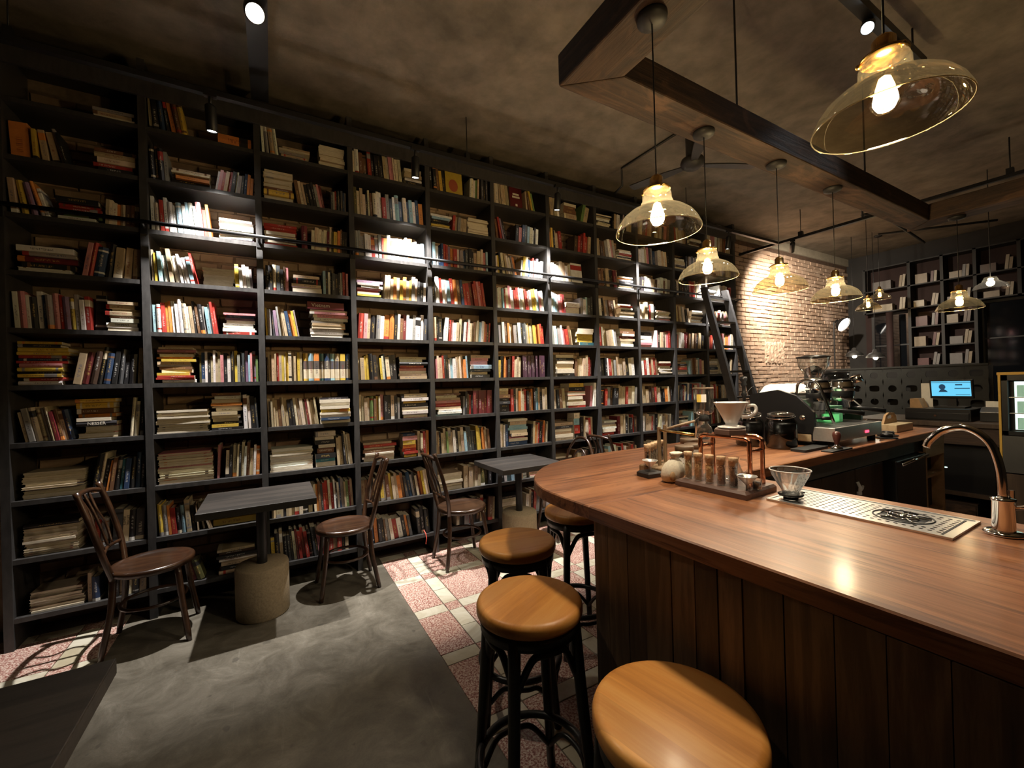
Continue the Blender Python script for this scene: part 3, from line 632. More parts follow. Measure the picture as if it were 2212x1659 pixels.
for bk in BOOKS:
    if vis_area(bk) == 0 and bk['key'] not in TITLES: continue
    bands = book_bands(bk); t, h, d = bk['t'], bk['h'], bk['d']; ink = ink_for(bk['col'], bk['rs'])
    if bk['key'] in TITLES: bands = [(0, 1, PAL['w'] if bk['key'][1] in (5,) and bk['c'] == 1 else bk['col'])]
    bulge = min(.006, t*.16) if bk['rs'] > .4 else 0
    if NB < 300 or bk['key'] in TITLES:
        NB += 1
        vs, fs, fc, sp, b = cover_geo(t, h, d, bands, bulge)
        dm = lambda vi, vs=vs, t=t, h=h: (vs[vi][0]/t, vs[vi][2]/h)
        me = book_mesh('book', vs, fs, fc, sp, [ink]*len(fs), [bk['rs'] if bk['key'] not in TITLES else 3.0]*len(fs), [dm]*len(fs), 'book_cover')
        o = link('book', me); o.matrix_world = bk['xf']; tag(o, bk['label'], 'book', 'books on the tall bookcase')
        pc = tuple(x*(.85+.3*bk['rs']) for x in (PAGE if bk['ch'] != 'w' else PAL['w']))
        mb = MB().box((b, b*2, .003), (t-b, d-.003, h-.003))
        pm = book_mesh('pages', mb.v, mb.f, [pc]*6, [False]*6, [ink]*6, [0]*6, [None]*6, 'book_pages'); link('pages', pm, o)
        if bk['key'] in TITLES:
            s, sz, mt = TITLES[bk['key']]; tm = text_mesh(s, sz); tm.materials.clear(); tm.materials.append(M[mt])
            to = link('title', tm, o)
            if bk['flat']: to.matrix_local = Matrix.Translation((t/2, -bulge-.0008, h*(.36 if s == 'Vietnam' else .5))) @ Matrix(((0, -1, 0, 0), (0, 0, -1, 0), (1, 0, 0, 0), (0, 0, 0, 1)))
            else: to.matrix_local = Matrix.Translation((t/2, -bulge-.0008, h*.66)) @ Matrix(((0, 1, 0, 0), (0, 0, -1, 0), (-1, 0, 0, 0), (0, 0, 0, 1)))
        if bk.get('face'):
            fm = MB(); e = [(d*.55+d*.27*math.cos(2*PI*i/16), h*.42+h*.25*math.sin(2*PI*i/16)) for i in range(16)]
            if bk['ch'] == 'y':
                fm.add([(-.001, y, z) for y, z in e], [tuple(range(15, -1, -1))]); part(fm, 'cover_print', 'art_red', o, 'round red shape printed on the cover')
            elif bk['ch'] == 'm':
                for y0, y1, z0, z1 in ((.25, .75, .62, .70), (.2, .8, .50, .58), (.42, .58, .15, .25)): fm.add([(-.001, d*y0, h*z0), (-.001, d*y1, h*z0), (-.001, d*y1, h*z1), (-.001, d*y0, h*z1)], [(3, 2, 1, 0)])
                part(fm, 'cover_print', 'title_light', o, kind='stuff')
    else:
        bands = [(0, 1, bk['col'])] if vis_area(bk) < 350 else bands
        zs = [0]+[q[1] for q in bands if q[1] > 0]; o = len(rest['v']); vs = []
        for zf in zs: vs += [(0, 0, zf*h), (t, 0, zf*h), (t, d, zf*h), (0, d, zf*h)]
        lv = vs; vs = [tuple(bk['xf'] @ Vector(p)) for p in vs]; rest['v'] += vs
        def addf(q, c, spn, mi):
            rest['f'].append(tuple(o+i for i in q)); rest['c'].append(c); rest['sp'].append(spn); rest['ink'].append(ink); rest['rn'].append(bk['rs'])
            rest['dm'].append(lambda vi, o=o, lv=lv, t=t, h=h: (lv[vi-o][0]/t, lv[vi-o][2]/h)); rest['mi'].append(mi)
        for k in range(len(zs)-1):
            cc = next((q[2] for q in bands if q[0]-1e-6 <= (zs[k]+zs[k+1])/2 <= q[1]+1e-6), bands[0][2])
            a = k*4; addf((a, a+1, a+5, a+4), cc, True, 0); addf((a+1, a+2, a+6, a+5), cc, False, 0); addf((a+3, a, a+4, a+7), cc, False, 0); addf((a+2, a+3, a+7, a+6), PAGE, False, 1)
        n = (len(zs)-1)*4; addf((3, 2, 1, 0), PAGE, False, 1); addf((n, n+1, n+2, n+3), PAGE, False, 1)
me = book_mesh('books', rest['v'], rest['f'], rest['c'], rest['sp'], rest['ink'], rest['rn'], rest['dm'], ['book_cover', 'book_pages'], rest['mi'])
tag(link('books', me), 'many smaller looking books filling the farther shelves of the bookcase', 'books', kind='stuff')
# red ribbon marker hanging from the bottom shelf of the fourth bay
solo(MB().tube([(1.13, BY+.03, .21), (1.135, BY-.004, .19), (1.14, BY-.008, .15), (1.132, BY-.008, .10)], .004, 6), 'ribbon_marker', 'ribbon', 'red ribbon hanging over the bottom shelf edge', 'ribbon')
# ================================================================ ladder
ld = thing('library_ladder', 'black wooden library ladder leaning on the shelf rail', 'ladder', (5.09, 2.9, 0))
def lad(z, x): return (x, 2.778+.25*z, z)
for x in (4.87, 5.31):
    a, b = lad(0, x), lad(2.66, x); mb = MB(); w, d = .022, .055
    mb.add([(a[0]-w, a[1]-d, 0), (a[0]+w, a[1]-d, 0), (a[0]+w, a[1]+d, 0), (a[0]-w, a[1]+d, 0), (b[0]-w, b[1]-d, b[2]), (b[0]+w, b[1]-d, b[2]), (b[0]+w, b[1]+d*.4, b[2]), (b[0]-w, b[1]+d*.4, b[2])],
           [(0, 3, 2, 1), (4, 5, 6, 7), (0, 1, 5, 4), (1, 2, 6, 5), (2, 3, 7, 6), (3, 0, 4, 7)]); part(mb, 'stile', 'shelf_black', ld, world=True)
for i in range(8):
    z = .28+i*.32; p = lad(z, 0); part(MB().box((4.892, p[1]-.055, z-.012), (5.288, p[1]+.05, z+.012)), 'tread', 'shelf_black', ld, world=True)
for x in (4.87, 5.31): part(MB().tube([(x, 3.528, 2.585), (x, 3.524, 2.608), (x, 3.50, 2.614), (x, 3.455, 2.612)], .006, 8), 'hook', 'black_metal', ld, world=True)

# ================================================================ shelf track with spotlights
def spot_head(parent, loc, aim, face='spot_face', r=.032, L=.15, stem_to=None):
    xf = aimxf(loc, aim)
    lb_ = part(MB().lathe([(r*.55, L+.012), (r*.98, L), (r, L-.01), (r, .0), (r*.9, -.004), (r*.88, .006)][::-1], 20, xf=xf, cap=True), 'lamp_body', 'black_metal', parent, world=True)
    part(MB().lathe([(0.0001, .004), (r*.86, .004)], 20, xf=xf, cap=False), 'lamp_face', face, lb_, 'glowing lens', world=True)
    top = xf @ Vector((0, 0, L+.005))
    if stem_to: part(MB().tube([tuple(top), (top.x, top.y, stem_to-.03), (top.x, top.y, stem_to)], .010, 8).cbox((top.x, top.y, stem_to-.012), (.07, .034, .024)), 'stem', 'black_metal', parent, world=True)
ZT = 3.40
tr = thing('light_track', 'long black light track hanging in front of the bookcase top', 'track', (1.5, 3.3, ZT))
part(MB().box((-1.7, 3.28, ZT), (6.395, 3.32, ZT+.035)), 'rail', 'black_metal', tr, world=True)
for x in (-1.2, 1.51, 4.40):
    part(MB().tube([(x, 3.3, ZT+.03), (x, 3.3, ZC)], .004, 6).cbox((x, 3.3, ZT+.06), (.035, .035, .05)), 'hanging_rod', 'black_metal', tr, world=True)
SPX = [-.302, 1.045, 2.458, 3.83, 5.2]
WHERE = ['above the second bay', 'above the fourth bay', 'above the sixth bay', 'above the ninth bay', 'above the ladder end']
for x, wl in zip(SPX, WHERE):
    o = thing('spotlight', 'black cylinder spotlight hanging from the shelf track %s' % wl, 'spotlight', (x, 3.3, 3.17), group='shelf track spotlights')
    spot_head(o, (x, 3.3, 3.17), (x+.02, 3.50, 2.0), stem_to=ZT)
    spot('shelf_spot_light', (x, 3.302, 3.163), (x+.02, 3.53, 2.0), W_SHELF, 66, .8, C_SPOT, .02, o)

# second track: along the far corner, over the bookcase end
tk = thing('light_track', 'black light track frame meeting in a corner before the brick wall', 'track', (6.42, 3.23, ZT))
part(MB().box((6.40, .2, ZT), (6.44, 3.88, ZT+.035)), 'rail', 'black_metal', tk, world=True)
part(MB().tube([(6.42, 3.0, ZT+.03), (6.42, 3.0, ZC)], .005, 6).cbox((6.42, 3.0, ZT+.06), (.05, .05, .06)), 'hanging_rod', 'black_metal', tk, world=True)
part(MB().tube([(6.42, 2.3, ZT+.03), (6.42, 2.3, ZC)], .012, 6), 'hanging_rod', 'black_metal', tk, world=True); part(MB().tube([(6.42, 1.1, ZT+.03), (6.42, 1.1, ZC)], .006, 6).cbox((6.42, 1.1, ZT+.06), (.05, .05, .06)), 'hanging_rod', 'black_metal', tk, world=True)
o = thing('spotlight', 'black spotlight on the corner track washing the brick wall', 'spotlight', (6.50, 3.16, 3.27))
spot_head(o, (6.50, 3.16, 3.27), (7.7, 3.9, 2.3), stem_to=ZT)
spot('brick_spot_light', (6.51, 3.17, 3.26), (8.0, 3.9, 2.2), W_BRICK, 125, 1, (1, .86, .68), .05, o)

# duct-like beam track towards the camera with the bright spotlight
dk = thing('ceiling_duct', 'broad black ceiling bar running from the bookcase towards the room', 'track', (-.03, 3.0, 3.6))
part(MB().box((-.085, .4, 3.60), (.025, 3.54, 3.66)), 'bar', 'black_metal', dk, world=True)
for y in (.8, 2.2, 3.3): part(MB().tube([(-.03, y, 3.65), (-.03, y, ZC)], .008, 6), 'hanging_rod', 'black_metal', dk, world=True)
bs = (-.035, 2.60, 3.50)
o = thing('spotlight', 'bright glowing spotlight under the broad black ceiling bar', 'spotlight', bs)
spot_head(o, bs, (.1, .9, 1.75), 'spot_bright', .05, .13, stem_to=3.6)
spot('floor_spot_light', (-.03, 2.585, 3.49), (.15, 1.5, .0), W_TRACK, 70, 1.0, (1, .86, .66), .04, o)

# cool track at upper right
ct = thing('light_track', 'short black light track above the bar at upper right', 'track', (3.4, 1.06, 3.58))
part(MB().box((2.3, 1.03, 3.585), (3.95, 1.09, 3.64)), 'rail', 'black_metal', ct, world=True)
for x in (2.5, 3.8): part(MB().tube([(x, 1.06, 3.63), (x, 1.06, ZC)], .006, 6), 'hanging_rod', 'black_metal', ct, world=True)
for x, wl in ((3.10, 'nearer'), (3.52, 'farther')):
    o = thing('spotlight', 'black track spotlight with cool white lens above the bar, %s one' % wl, 'spotlight', (x, 1.06, 3.5), group='cool track spotlights')
    spot_head(o, (x-.03, 1.05, 3.50), (x-.55, .90, 3.02), 'spot_cool', .035, .10, stem_to=3.59)
    spot('cool_spot_light', (x-.04, 1.045, 3.49), (x-.9, .8, 1.0), 18, 70, .8, (.9, .95, 1), .03, o)

# ================================================================ bistro tables
def table(name, label, cx, cy, w, d, z=.775, base=True):
    o = thing(name, label, 'table', (cx, cy, 0), 0, 'black cafe tables')
    part(MB().box((-w/2, -d/2, z-.042), (w/2, d/2, z)), 'tabletop', 'table_black', o, bevel=.003)
    part(MB().box((-w/2+.05, -d/2+.05, z-.055), (w/2-.05, d/2-.05, z-.042)), 'mount_plate', 'black_metal', o)
    part(MB().cyl((0, 0, .33), .030, z-.042-.33-.013, 20), 'pole', 'black_metal', o)
    part(MB().lathe([(.148, 0), (.156, .01), (.156, .315), (.150, .33), (.0001, .332)], 40), 'base', 'cement_base', o, 'round cast concrete base')
    return o
table('cafe_table', 'black square table on concrete drum between the two nearest chairs', -.083, 3.262, .635, .565)
table('cafe_table', 'black square table on concrete drum beside the rounded bar end', 1.915, 3.262, .615, .565)
table('cafe_table', 'dark table in the near left corner of the picture', -.69, 1.19, .635, .60)

# ================================================================ bentwood chairs (faces +x in its own frame)
def chair(name, label, cx, cy, rz, hoop=False):
    o = thing(name, label, 'chair', (cx, cy, 0), rz, 'dark bentwood chairs')
    ms = 'chair_wood'
    part(MB().lathe([(.0001, .455), (.15, .452), (.172, .457), (.185, .466), (.198, .466), (.204, .456), (.203, .436), (.192, .428), (.0001, .428)][::-1], 40), 'seat', ms, o)
    part(MB().tube([(.155*math.cos(2*PI*i/28), .155*math.sin(2*PI*i/28), .235) for i in range(28)], .010, 8, True), 'leg_ring', ms, o)
    for sy in (-1, 1):
        part(MB().tube(spline([(.135, sy*.125, .43), (.155, sy*.145, .25), (.19, sy*.175, .0)], 5), [.017]*5+[.016]*5+[.013], 10), 'leg', ms, o)
        part(MB().tube(spline([(-.155, sy*.115, .44), (-.165, sy*.135, .25), (-.205, sy*.165, .0)], 5), [.017]*5+[.016]*5+[.013], 10), 'leg', ms, o)
    if hoop:
        q = [(-.160, -.125, .42), (-.195, -.185, .60), (-.235, -.185, .76), (-.262, -.10, .885), (-.268, 0, .915), (-.262, .10, .885), (-.235, .185, .76), (-.195, .185, .60), (-.160, .125, .42)]
        part(MB().tube(spline(q, 5), .0135, 10), 'back_hoop', ms, o)
        q = [(-.172, -.06, .45), (-.205, -.095, .62), (-.235, -.09, .73), (-.250, 0, .80), (-.235, .09, .73), (-.205, .095, .62), (-.172, .06, .45)]
        part(MB().tube(spline(q, 5), .010, 8), 'inner_hoop', ms, o)
    else:
        for sy in (-1, 1):
            part(MB().tube(spline([(-.155, sy*.118, .42), (-.185, sy*.165, .58), (-.235, sy*.172, .78), (-.285, sy*.165, .945)], 6), [.016]*10+[.015]*9, 10), 'back_post', ms, o)
        part(MB().tube(spline([(-.272, -.172, .895), (-.300, -.09, .915), (-.306, 0, .918), (-.300, .09, .915), (-.272, .172, .895)], 5), .0135, 10), 'top_rail', ms, o)
        part(MB().tube(spline([(-.186, -.160, .575), (-.205, 0, .585), (-.186, .160, .575)], 5), .010, 8), 'lower_rail', ms, o)
        for y in (-.075, 0, .075):
            part(MB().tube(spline([(-.202, y*.9, .585), (-.232, y*1.15, .70), (-.262, y*.7, .80), (-.303, y, .912)], 5), .0075, 8), 'spindle', ms, o)
    return o
chair('bentwood_chair', 'nearest dark bentwood chair, left of the concrete drum table', -.650, 3.310, 0)
chair('bentwood_chair', 'dark bentwood chair right of the nearest concrete drum table', .450, 3.350, PI)
chair('bentwood_chair', 'dark bentwood chair standing behind the wooden stools', 1.370, 3.300, 0)
chair('bentwood_chair', 'hoop back chair half hidden behind the rounded bar end', 2.44, 3.32, PI, True)
chair('bentwood_chair', 'farthest bentwood chair, only its back showing above the bar', 3.18, 3.30, 0)

# ================================================================ bar stools
def stool(name, label, cx, cy, a0, grain=0):
    o = thing(name, label, 'stool', (cx, cy, 0), 0, 'round wooden bar stools')
    st = part(MB().lathe([(.0001, .703), (.165, .703), (.174, .708), (.178, .717), (.178, .735), (.173, .746), (.160, .751), (.0001, .752)], 56), 'seat', 'stool_seat', o); st.rotation_euler = (0, 0, R(grain))
    part(MB().lathe([(.148, .665), (.166, .665), (.168, .703), (.148, .703), (.148, .665)], 40, cap=False), 'seat_ring', 'stool_black', o)
    rt, rb = .152, .216
    def lp(a, z, dr=0):
        u = 1-z/.70; r = rt+(rb-rt)*(u*.75+.25*u*u)+dr; return (r*math.cos(a), r*math.sin(a), z)
    A = [R(a0+90*i) for i in range(4)]
    for a in A: part(MB().tube([lp(a, z) for z in (.70, .6, .5, .4, .3, .2, .1, 0)], [.0195, .0195, .019, .0185, .018, .017, .0165, .016], 12), 'leg', 'stool_black', o)
    zf = .215; rr = rt+(rb-rt)*((1-zf/.7)*.75+.25*(1-zf/.7)**2)-.012
    part(MB().tube([(rr*math.cos(2*PI*i/40), rr*math.sin(2*PI*i/40), zf) for i in range(40)], .0135, 10, True), 'foot_ring', 'stool_black', o)
    for i in range(4):
        a, b = A[i], A[i]+PI/2; m = (a+b)/2
        p0, p1 = Vector(lp(a, .525, -.012)), Vector(lp(b, .525, -.012)); tp = Vector((.150*math.cos(m), .150*math.sin(m), .672))
        q = [p0, p0.lerp(tp, .45)+Vector((0, 0, .035)), tp+(p0-tp)*.18+Vector((0, 0, -.002)), tp+(p1-tp)*.18+Vector((0, 0, -.002)), p1.lerp(tp, .45)+Vector((0, 0, .035)), p1]
        part(MB().tube(spline([tuple(x) for x in q], 5), .0115, 10), 'upper_brace', 'stool_black', o)
        p0, p1 = Vector(lp(a, .095, -.010)), Vector(lp(b, .095, -.010)); tp = Vector((rr*math.cos(m), rr*math.sin(m), zf-.018))
        q = [p0, p0.lerp(tp, .45)+Vector((0, 0, .03)), tp+(p0-tp)*.2, tp+(p1-tp)*.2, p1.lerp(tp, .45)+Vector((0, 0, .03)), p1]
        part(MB().tube(spline([tuple(x) for x in q], 5), .010, 10), 'lower_brace', 'stool_black', o)
    return o
stool('bar_stool', 'round honey wood stool in the middle, fully showing its black frame', .735, 1.203, 40, 25)
stool('bar_stool', 'round honey wood stool second from the front, behind the middle one', .970, 1.68, 15, -10)
stool('bar_stool', 'nearest round honey wood stool, cut by the bottom edge', .742, .620, 45, 100)
stool('bar_stool', 'farthest wooden stool tucked under the rounded bar end', 1.50, 1.915, 33, 40)

# ================================================================ bar counter
ZB, TH = 1.05, .045
bar = thing('bar_counter', 'dark plank front of the long wooden bar', 'bar counter', (1.0, .4, 0))
YB = -.75
part(MB().box((.955, YB, .0), (1.00, 1.10, ZB-TH)), 'core', 'cabinet_wood', bar, world=True)
y = 1.10; k = 0
while y > YB:
    w = random.uniform(.062, .095); y2 = max(YB, y-w)
    b = part(MB().prism([(.934+random.uniform(0, .004), y2+.0012), (.955, y2+.0012), (.955, y-.0012), (.934+random.uniform(0, .004), y-.0012)], .0, ZB-TH-.002), 'board', 'bar_board', bar, world=True); y = y2
for i in range(9):
    x = .957+i*.0896; part(MB().box((x+.001, 1.10, .0), (x+.0886, 1.118, ZB-TH-.002)), 'board', 'bar_board', bar, world=True)
part(MB().box((1.00, 1.02, 0), (1.75, 1.10, ZB-TH-.004)), 'end_frame', 'cabinet_wood', bar, world=True)
top = thing('bar_worktop', 'thick reddish wood bar top with rounded end', 'worktop', (1.3, 1.1, ZB-TH))
end = [(.92, 1.104), (1.765, 1.104), (4.38, 1.104), (4.38, 1.88), (2.055, 1.885), (1.75, 1.893), (1.60, 1.888), (1.465, 1.871), (1.36, 1.846), (1.26, 1.806), (1.17, 1.752), (1.093, 1.684), (1.03, 1.612), (.982, 1.54), (.951, 1.468), (.93, 1.40), (.921, 1.33), (.918, 1.234)]
part(MB().prism(end, ZB-TH, ZB, ch=.004), 'slab', 'bar_top_end', top, 'rounded end slab', world=True)
part(MB().prism([(.962, YB), (1.79, YB), (1.752, 1.1025), (.919, 1.1025)], ZB-TH, ZB, ch=.004), 'slab', 'bar_top', top, 'long slab along the front', world=True)
# inner bar: cabinet under the back leg of the counter
cab = thing('bar_cabinet', 'dark cabinet under the espresso counter', 'cabinet', (3.0, 1.3, 0))
part(MB().box((1.80, 1.18, .08), (4.36, 1.84, ZB-TH)), 'body', 'cabinet_wood', cab, world=True)
part(MB().box((1.80, 1.145, ZB-TH-.09), (4.36, 1.18, ZB-TH)), 'apron', 'grey_paint', cab, world=True)
for i in range(4):
    x = 1.82+i*.40
    if x < 3.35: part(MB().box((x+.004, 1.155, .12), (x+.396, 1.179, ZB-TH-.10)), 'door', 'cabinet_wood', cab, world=True, bevel=.003)
solo(MB().tube([(3.03, 1.148, .83), (3.03, 1.135, .80), (3.03, 1.138, .765)], .009, 8).tube([(3.03, 1.136, .775), (3.045, 1.13, .79), (3.06, 1.132, .805)], .006, 8).cyl((3.03, 1.14, .755), .013, .015, 10), 'bottle_opener', 'label_white', 'small white bottle opener hanging on the dark bar cabinet', 'opener')
fr = thing('undercounter_fridge', 'black fridge under the far end of the espresso counter', 'fridge', (3.75, 1.16, 0))
fdr = part(MB().box((3.46, 1.10, .05), (3.96, 1.178, ZB-TH-.095)), 'door', 'black_plastic', fr, world=True, bevel=.006)
part(MB().tube([(3.50, 1.085, ZB-.165), (3.94, 1.085, ZB-.145)], .009, 10), 'handle', 'chrome', fdr, world=True)
ob = thing('open_shelf_unit', 'small open wooden shelf unit at the counter end', 'shelf unit', (4.2, 1.15, 0))
for x in (4.0, 4.34): part(MB().box((x, 1.11, .02), (x+.02, 1.178, ZB-TH-.095)), 'side_panel', 'kraft', ob, world=True)
for z in (.12, .45, .72): part(MB().box((4.02, 1.115, z), (4.34, 1.179, z+.02)), 'shelf', 'kraft', ob, world=True)
part(MB().box((4.00, 1.108, ZB-.18), (4.36, 1.125, ZB-TH-.004)), 'top_panel', 'pale_wood', ob, world=True)

# ================================================================ hanging beam frame
ZBm = 2.80
bm = thing('beam_frame', 'heavy wooden beam frame hanging over the bar', 'beam', (1.25, 1.4, ZBm))
def beam(poly, mat): part(MB().prism(poly, ZBm, ZBm+.145), 'beam', mat, bm, world=True, bevel=.008)
beam([(1.144, -1.5), (1.365, -1.5), (1.365, 1.318), (1.144, 1.5)], 'beam_wood_y')
beam([(1.146, 1.502), (1.367, 1.318), (4.99, 1.318), (5.17, 1.502)], 'beam_wood')
beam([(4.992, 1.316), (4.992, -1.5), (5.21, -1.5), (5.21, 1.535)], 'beam_wood_y')
for x, y in ((1.255, .70), (2.35, 1.41), (1.255, 1.20), (4.0, 1.41), (5.0, .3)): part(MB().tube([(x, y, ZBm+.14), (x, y, ZC)], .006, 6), 'hanging_rod', 'black_metal', bm, world=True)

# ================================================================ pendants
def pendant_proto():
    o = thing('pendant_lamp', '', 'pendant lamp', (0, 0, 2.01))
    sh = part(MB().lathe([(.148, .0), (.1495, .003), (.148, .009), (.138, .032), (.122, .055), (.100, .073), (.078, .085), (.060, .094), (.0545, .102), (.0555, .108), (.051, .114), (.0505, .135), (.046, .148), (.040, .154)], 56, cap=False), 'shade', 'glass_amber', o, 'amber glass dome')
    part(MB().tube([(.148*math.cos(2*PI*i/56), .148*math.sin(2*PI*i/56), .0012) for i in range(56)], .0014, 6, True), 'rim', 'glass_amber_rim', sh)
    so = part(MB().lathe([(.0001, .152), (.047, .152), (.048, .158), (.030, .161), (.024, .163), (.0235, .196), (.018, .203), (.006, .212), (.0001, .212)], 28), 'socket', 'brass', o, 'brass lamp socket')
    for i in range(3): part(MB().sphere((.05*math.cos(2.1*i), .05*math.sin(2.1*i), .150), .006, 8, 6), 'screw', 'brass', so)
    bu = part(MB().lathe([(.0001, .020), (.018, .023), (.029, .037), (.0335, .056), (.030, .080), (.020, .105), (.0135, .130), (.013, .150)], 24, cap=False), 'bulb', 'glass_bulb', o, 'clear glass bulb')
    part(MB().lathe([(.0001, .036), (.012, .039), (.0185, .050), (.0205, .064), (.0185, .082), (.012, .104), (.0001, .112)], 20), 'filament', 'bulb_core', bu, 'glowing filament')
    point('bulb_light', (0, 0, .066), W_PEND, C_WARM, .036, o)
    part(MB().tube([(0, 0, .208), (0, 0, ZBm-2.01-.02)], .0028, 6), 'cord', 'black_metal', o)
    part(MB().lathe([(.0001, 0), (.02, .0), (.052, .010), (.055, .022), (.055, .03), (.0001, .03)], 28, (0, 0, ZBm-2.01-.0302)), 'canopy', 'dark_cast', o)
    return o
PEND = [((1.305, .416), 'large looking amber glass pendant at upper right, nearest the camera'), ((1.233, 1.047), 'amber glass pendant hanging before the bookcase, second nearest'),
        ((2.043, 1.412), 'amber glass pendant in front of the bookcase end'), ((2.752, 1.412), 'amber glass pendant left of centre on the brick wall'),
        ((3.475, 1.412), 'amber glass pendant at the right edge of the brick wall'), ((5.10, 1.176), 'amber glass pendant hanging alone before the dark back shelves')]
proto = pendant_proto()
for i, ((x, y), lb) in enumerate(PEND):
    o = proto if i == 0 else copy_tree(proto)
    for ch in o.children:
        if ch.type == 'LIGHT':
            if i == 0: near_bulb = ch; far_bulbs = []
            elif i > 4: far_bulbs.append(ch)
    o.location = (x, y, 2.082 if i == 0 else 2.01); tag(o, lb, 'pendant lamp', 'amber glass pendants over the bar')

near_bulb.data = near_bulb.data.copy(); near_bulb.data.energy = W_PEND*.27    # the nearest and the two farthest bulbs are dimmer
for q in far_bulbs: q.data = near_bulb.data
for (x, y, z), lb in (((7.5, 2.65, 2.42), 'small looking amber pendant just right of the brick wall'), ((8.85, 2.97, 2.74), 'tiny looking amber pendant in place of a bare glow, highest beside the dark back window')):  # second one is a pendant copy standing in for a bare bright glow
    o = copy_tree(proto); o.location = (x, y, z); tag(o, lb, 'pendant lamp', 'amber glass pendants over the bar')
    for ch in o.children:
        if ch.type == 'LIGHT': ch.data = near_bulb.data.copy(); ch.data.energy = 6
        if ch.name.startswith('canopy'): ch.location = (0, 0, ZC-z-(ZBm-2.01))
        if ch.name.startswith('cord'): ch.data = MB().tube([(0, 0, .208), (0, 0, ZC-z-.02)], .0035, 6).mesh('cord', 'black_metal')
# ================================================================ ceiling fan
fn = thing('ceiling_fan', 'dark three blade ceiling fan on a short drop', 'fan', (3.37, 2.45, 3.42))
part(MB().cyl((3.37, 2.45, 3.5), .055, .30, 20), 'drop_tube', 'dark_cast', fn, world=True)
part(MB().lathe([(.0001, 3.39), (.06, 3.395), (.095, 3.42), (.105, 3.45), (.095, 3.48), (.055, 3.505), (.0001, 3.506)], 28, (3.37, 2.45, 0)), 'motor', 'dark_cast', fn, world=True)
for a in (-24, 107, 227):
    xf = Matrix.Translation((3.37, 2.45, 3.43)) @ Matrix.Rotation(R(a), 4, 'Z') @ Matrix.Rotation(R(6), 4, 'X')
    part(MB().prism([(.09, -.03), (.2, -.045), (.35, -.058), (.60, -.055), (.61, .0), (.60, .045), (.35, .05), (.2, .04), (.09, .025)], -.005, .005, xf), 'blade', 'dark_cast', fn, world=True)
# thin black conduit on the ceiling
solo(MB().tube([(3.344, 3.42, 3.56), (3.344, 3.30, 3.60), (3.344, 3.30, ZC-.014), (3.344, 2.52, ZC-.014)], .012, 8), 'conduit', 'black_metal', 'thin black pipe bending under the ceiling beside the fan', 'pipe')
# ================================================================ brew stand on the bar
Z = ZB+.0004
bd = thing('brew_stand', 'walnut board with a copper pipe brewing stand', 'coffee stand', (1.5, .98, Z))
part(MB().prism([(1.392, .842), (1.600, .852), (1.612, 1.125), (1.385, 1.125)], Z, Z+.026, ch=.008), 'board', 'board_walnut', bd, world=True)
ZC1 = Z+.026; zt = 1.248
for x in (1.492, 1.572):
    part(MB().tube(spline([(x, .885, ZC1), (x, .885, zt-.03), (x, .887, zt-.008), (x, .905, zt)], 4)+[(x, 1.065, zt)]+spline([(x, 1.065, zt), (x, 1.083, zt-.008), (x, 1.085, zt-.03), (x, 1.085, ZC1)], 4)[1:], .0078, 12), 'copper_frame', 'copper', bd, world=True)
    for y, z in ((.885, zt-.035), (.91, zt), (1.06, zt), (1.085, zt-.035)): part(MB().cyl((0, 0, -.009), .0094, .018, 12, xf=Matrix.Translation((x, y, z)) @ (Matrix.Rotation(PI/2, 4, 'X') if z == zt else Matrix())), 'pipe_joint', 'copper', bd, world=True)
for y in (.885, 1.085): part(MB().tube([(1.492, y, zt-.045), (1.572, y, zt-.045)], .0066, 10), 'cross_pipe', 'copper', bd, world=True)
hexp = [(1.536+.062*math.cos(R(60*i+30)), .985+.062*math.sin(R(60*i+30))) for i in range(6)]
part(MB().prism(hexp, zt+.0075, zt+.028, ch=.003), 'holder_block', 'board_walnut', bd, world=True)
zd = zt+.0285
dr = thing('coffee_dripper', 'white ceramic coffee dripper with handle on the copper stand', 'dripper', (1.545, .985, zd))
part(MB().lathe([(.0001, .0), (.044, .0), (.049, .003), (.049, .007), (.030, .010), (.021, .014), (.024, .024), (.0605, .098), (.0625, .101), (.0595, .101), (.022, .026), (.0001, .024)], 40), 'cone', 'ceramic_white', dr)
hv = Vector((.62, -.78, 0))
part(MB().tube(spline([tuple(hv*.050+Vector((0, 0, .082))), tuple(hv*.078+Vector((0, 0, .088))), tuple(hv*.086+Vector((0, 0, .068))), tuple(hv*.066+Vector((0, 0, .046))), tuple(hv*.036+Vector((0, 0, .043)))], 5), .0062, 10), 'handle', 'ceramic_white', dr)

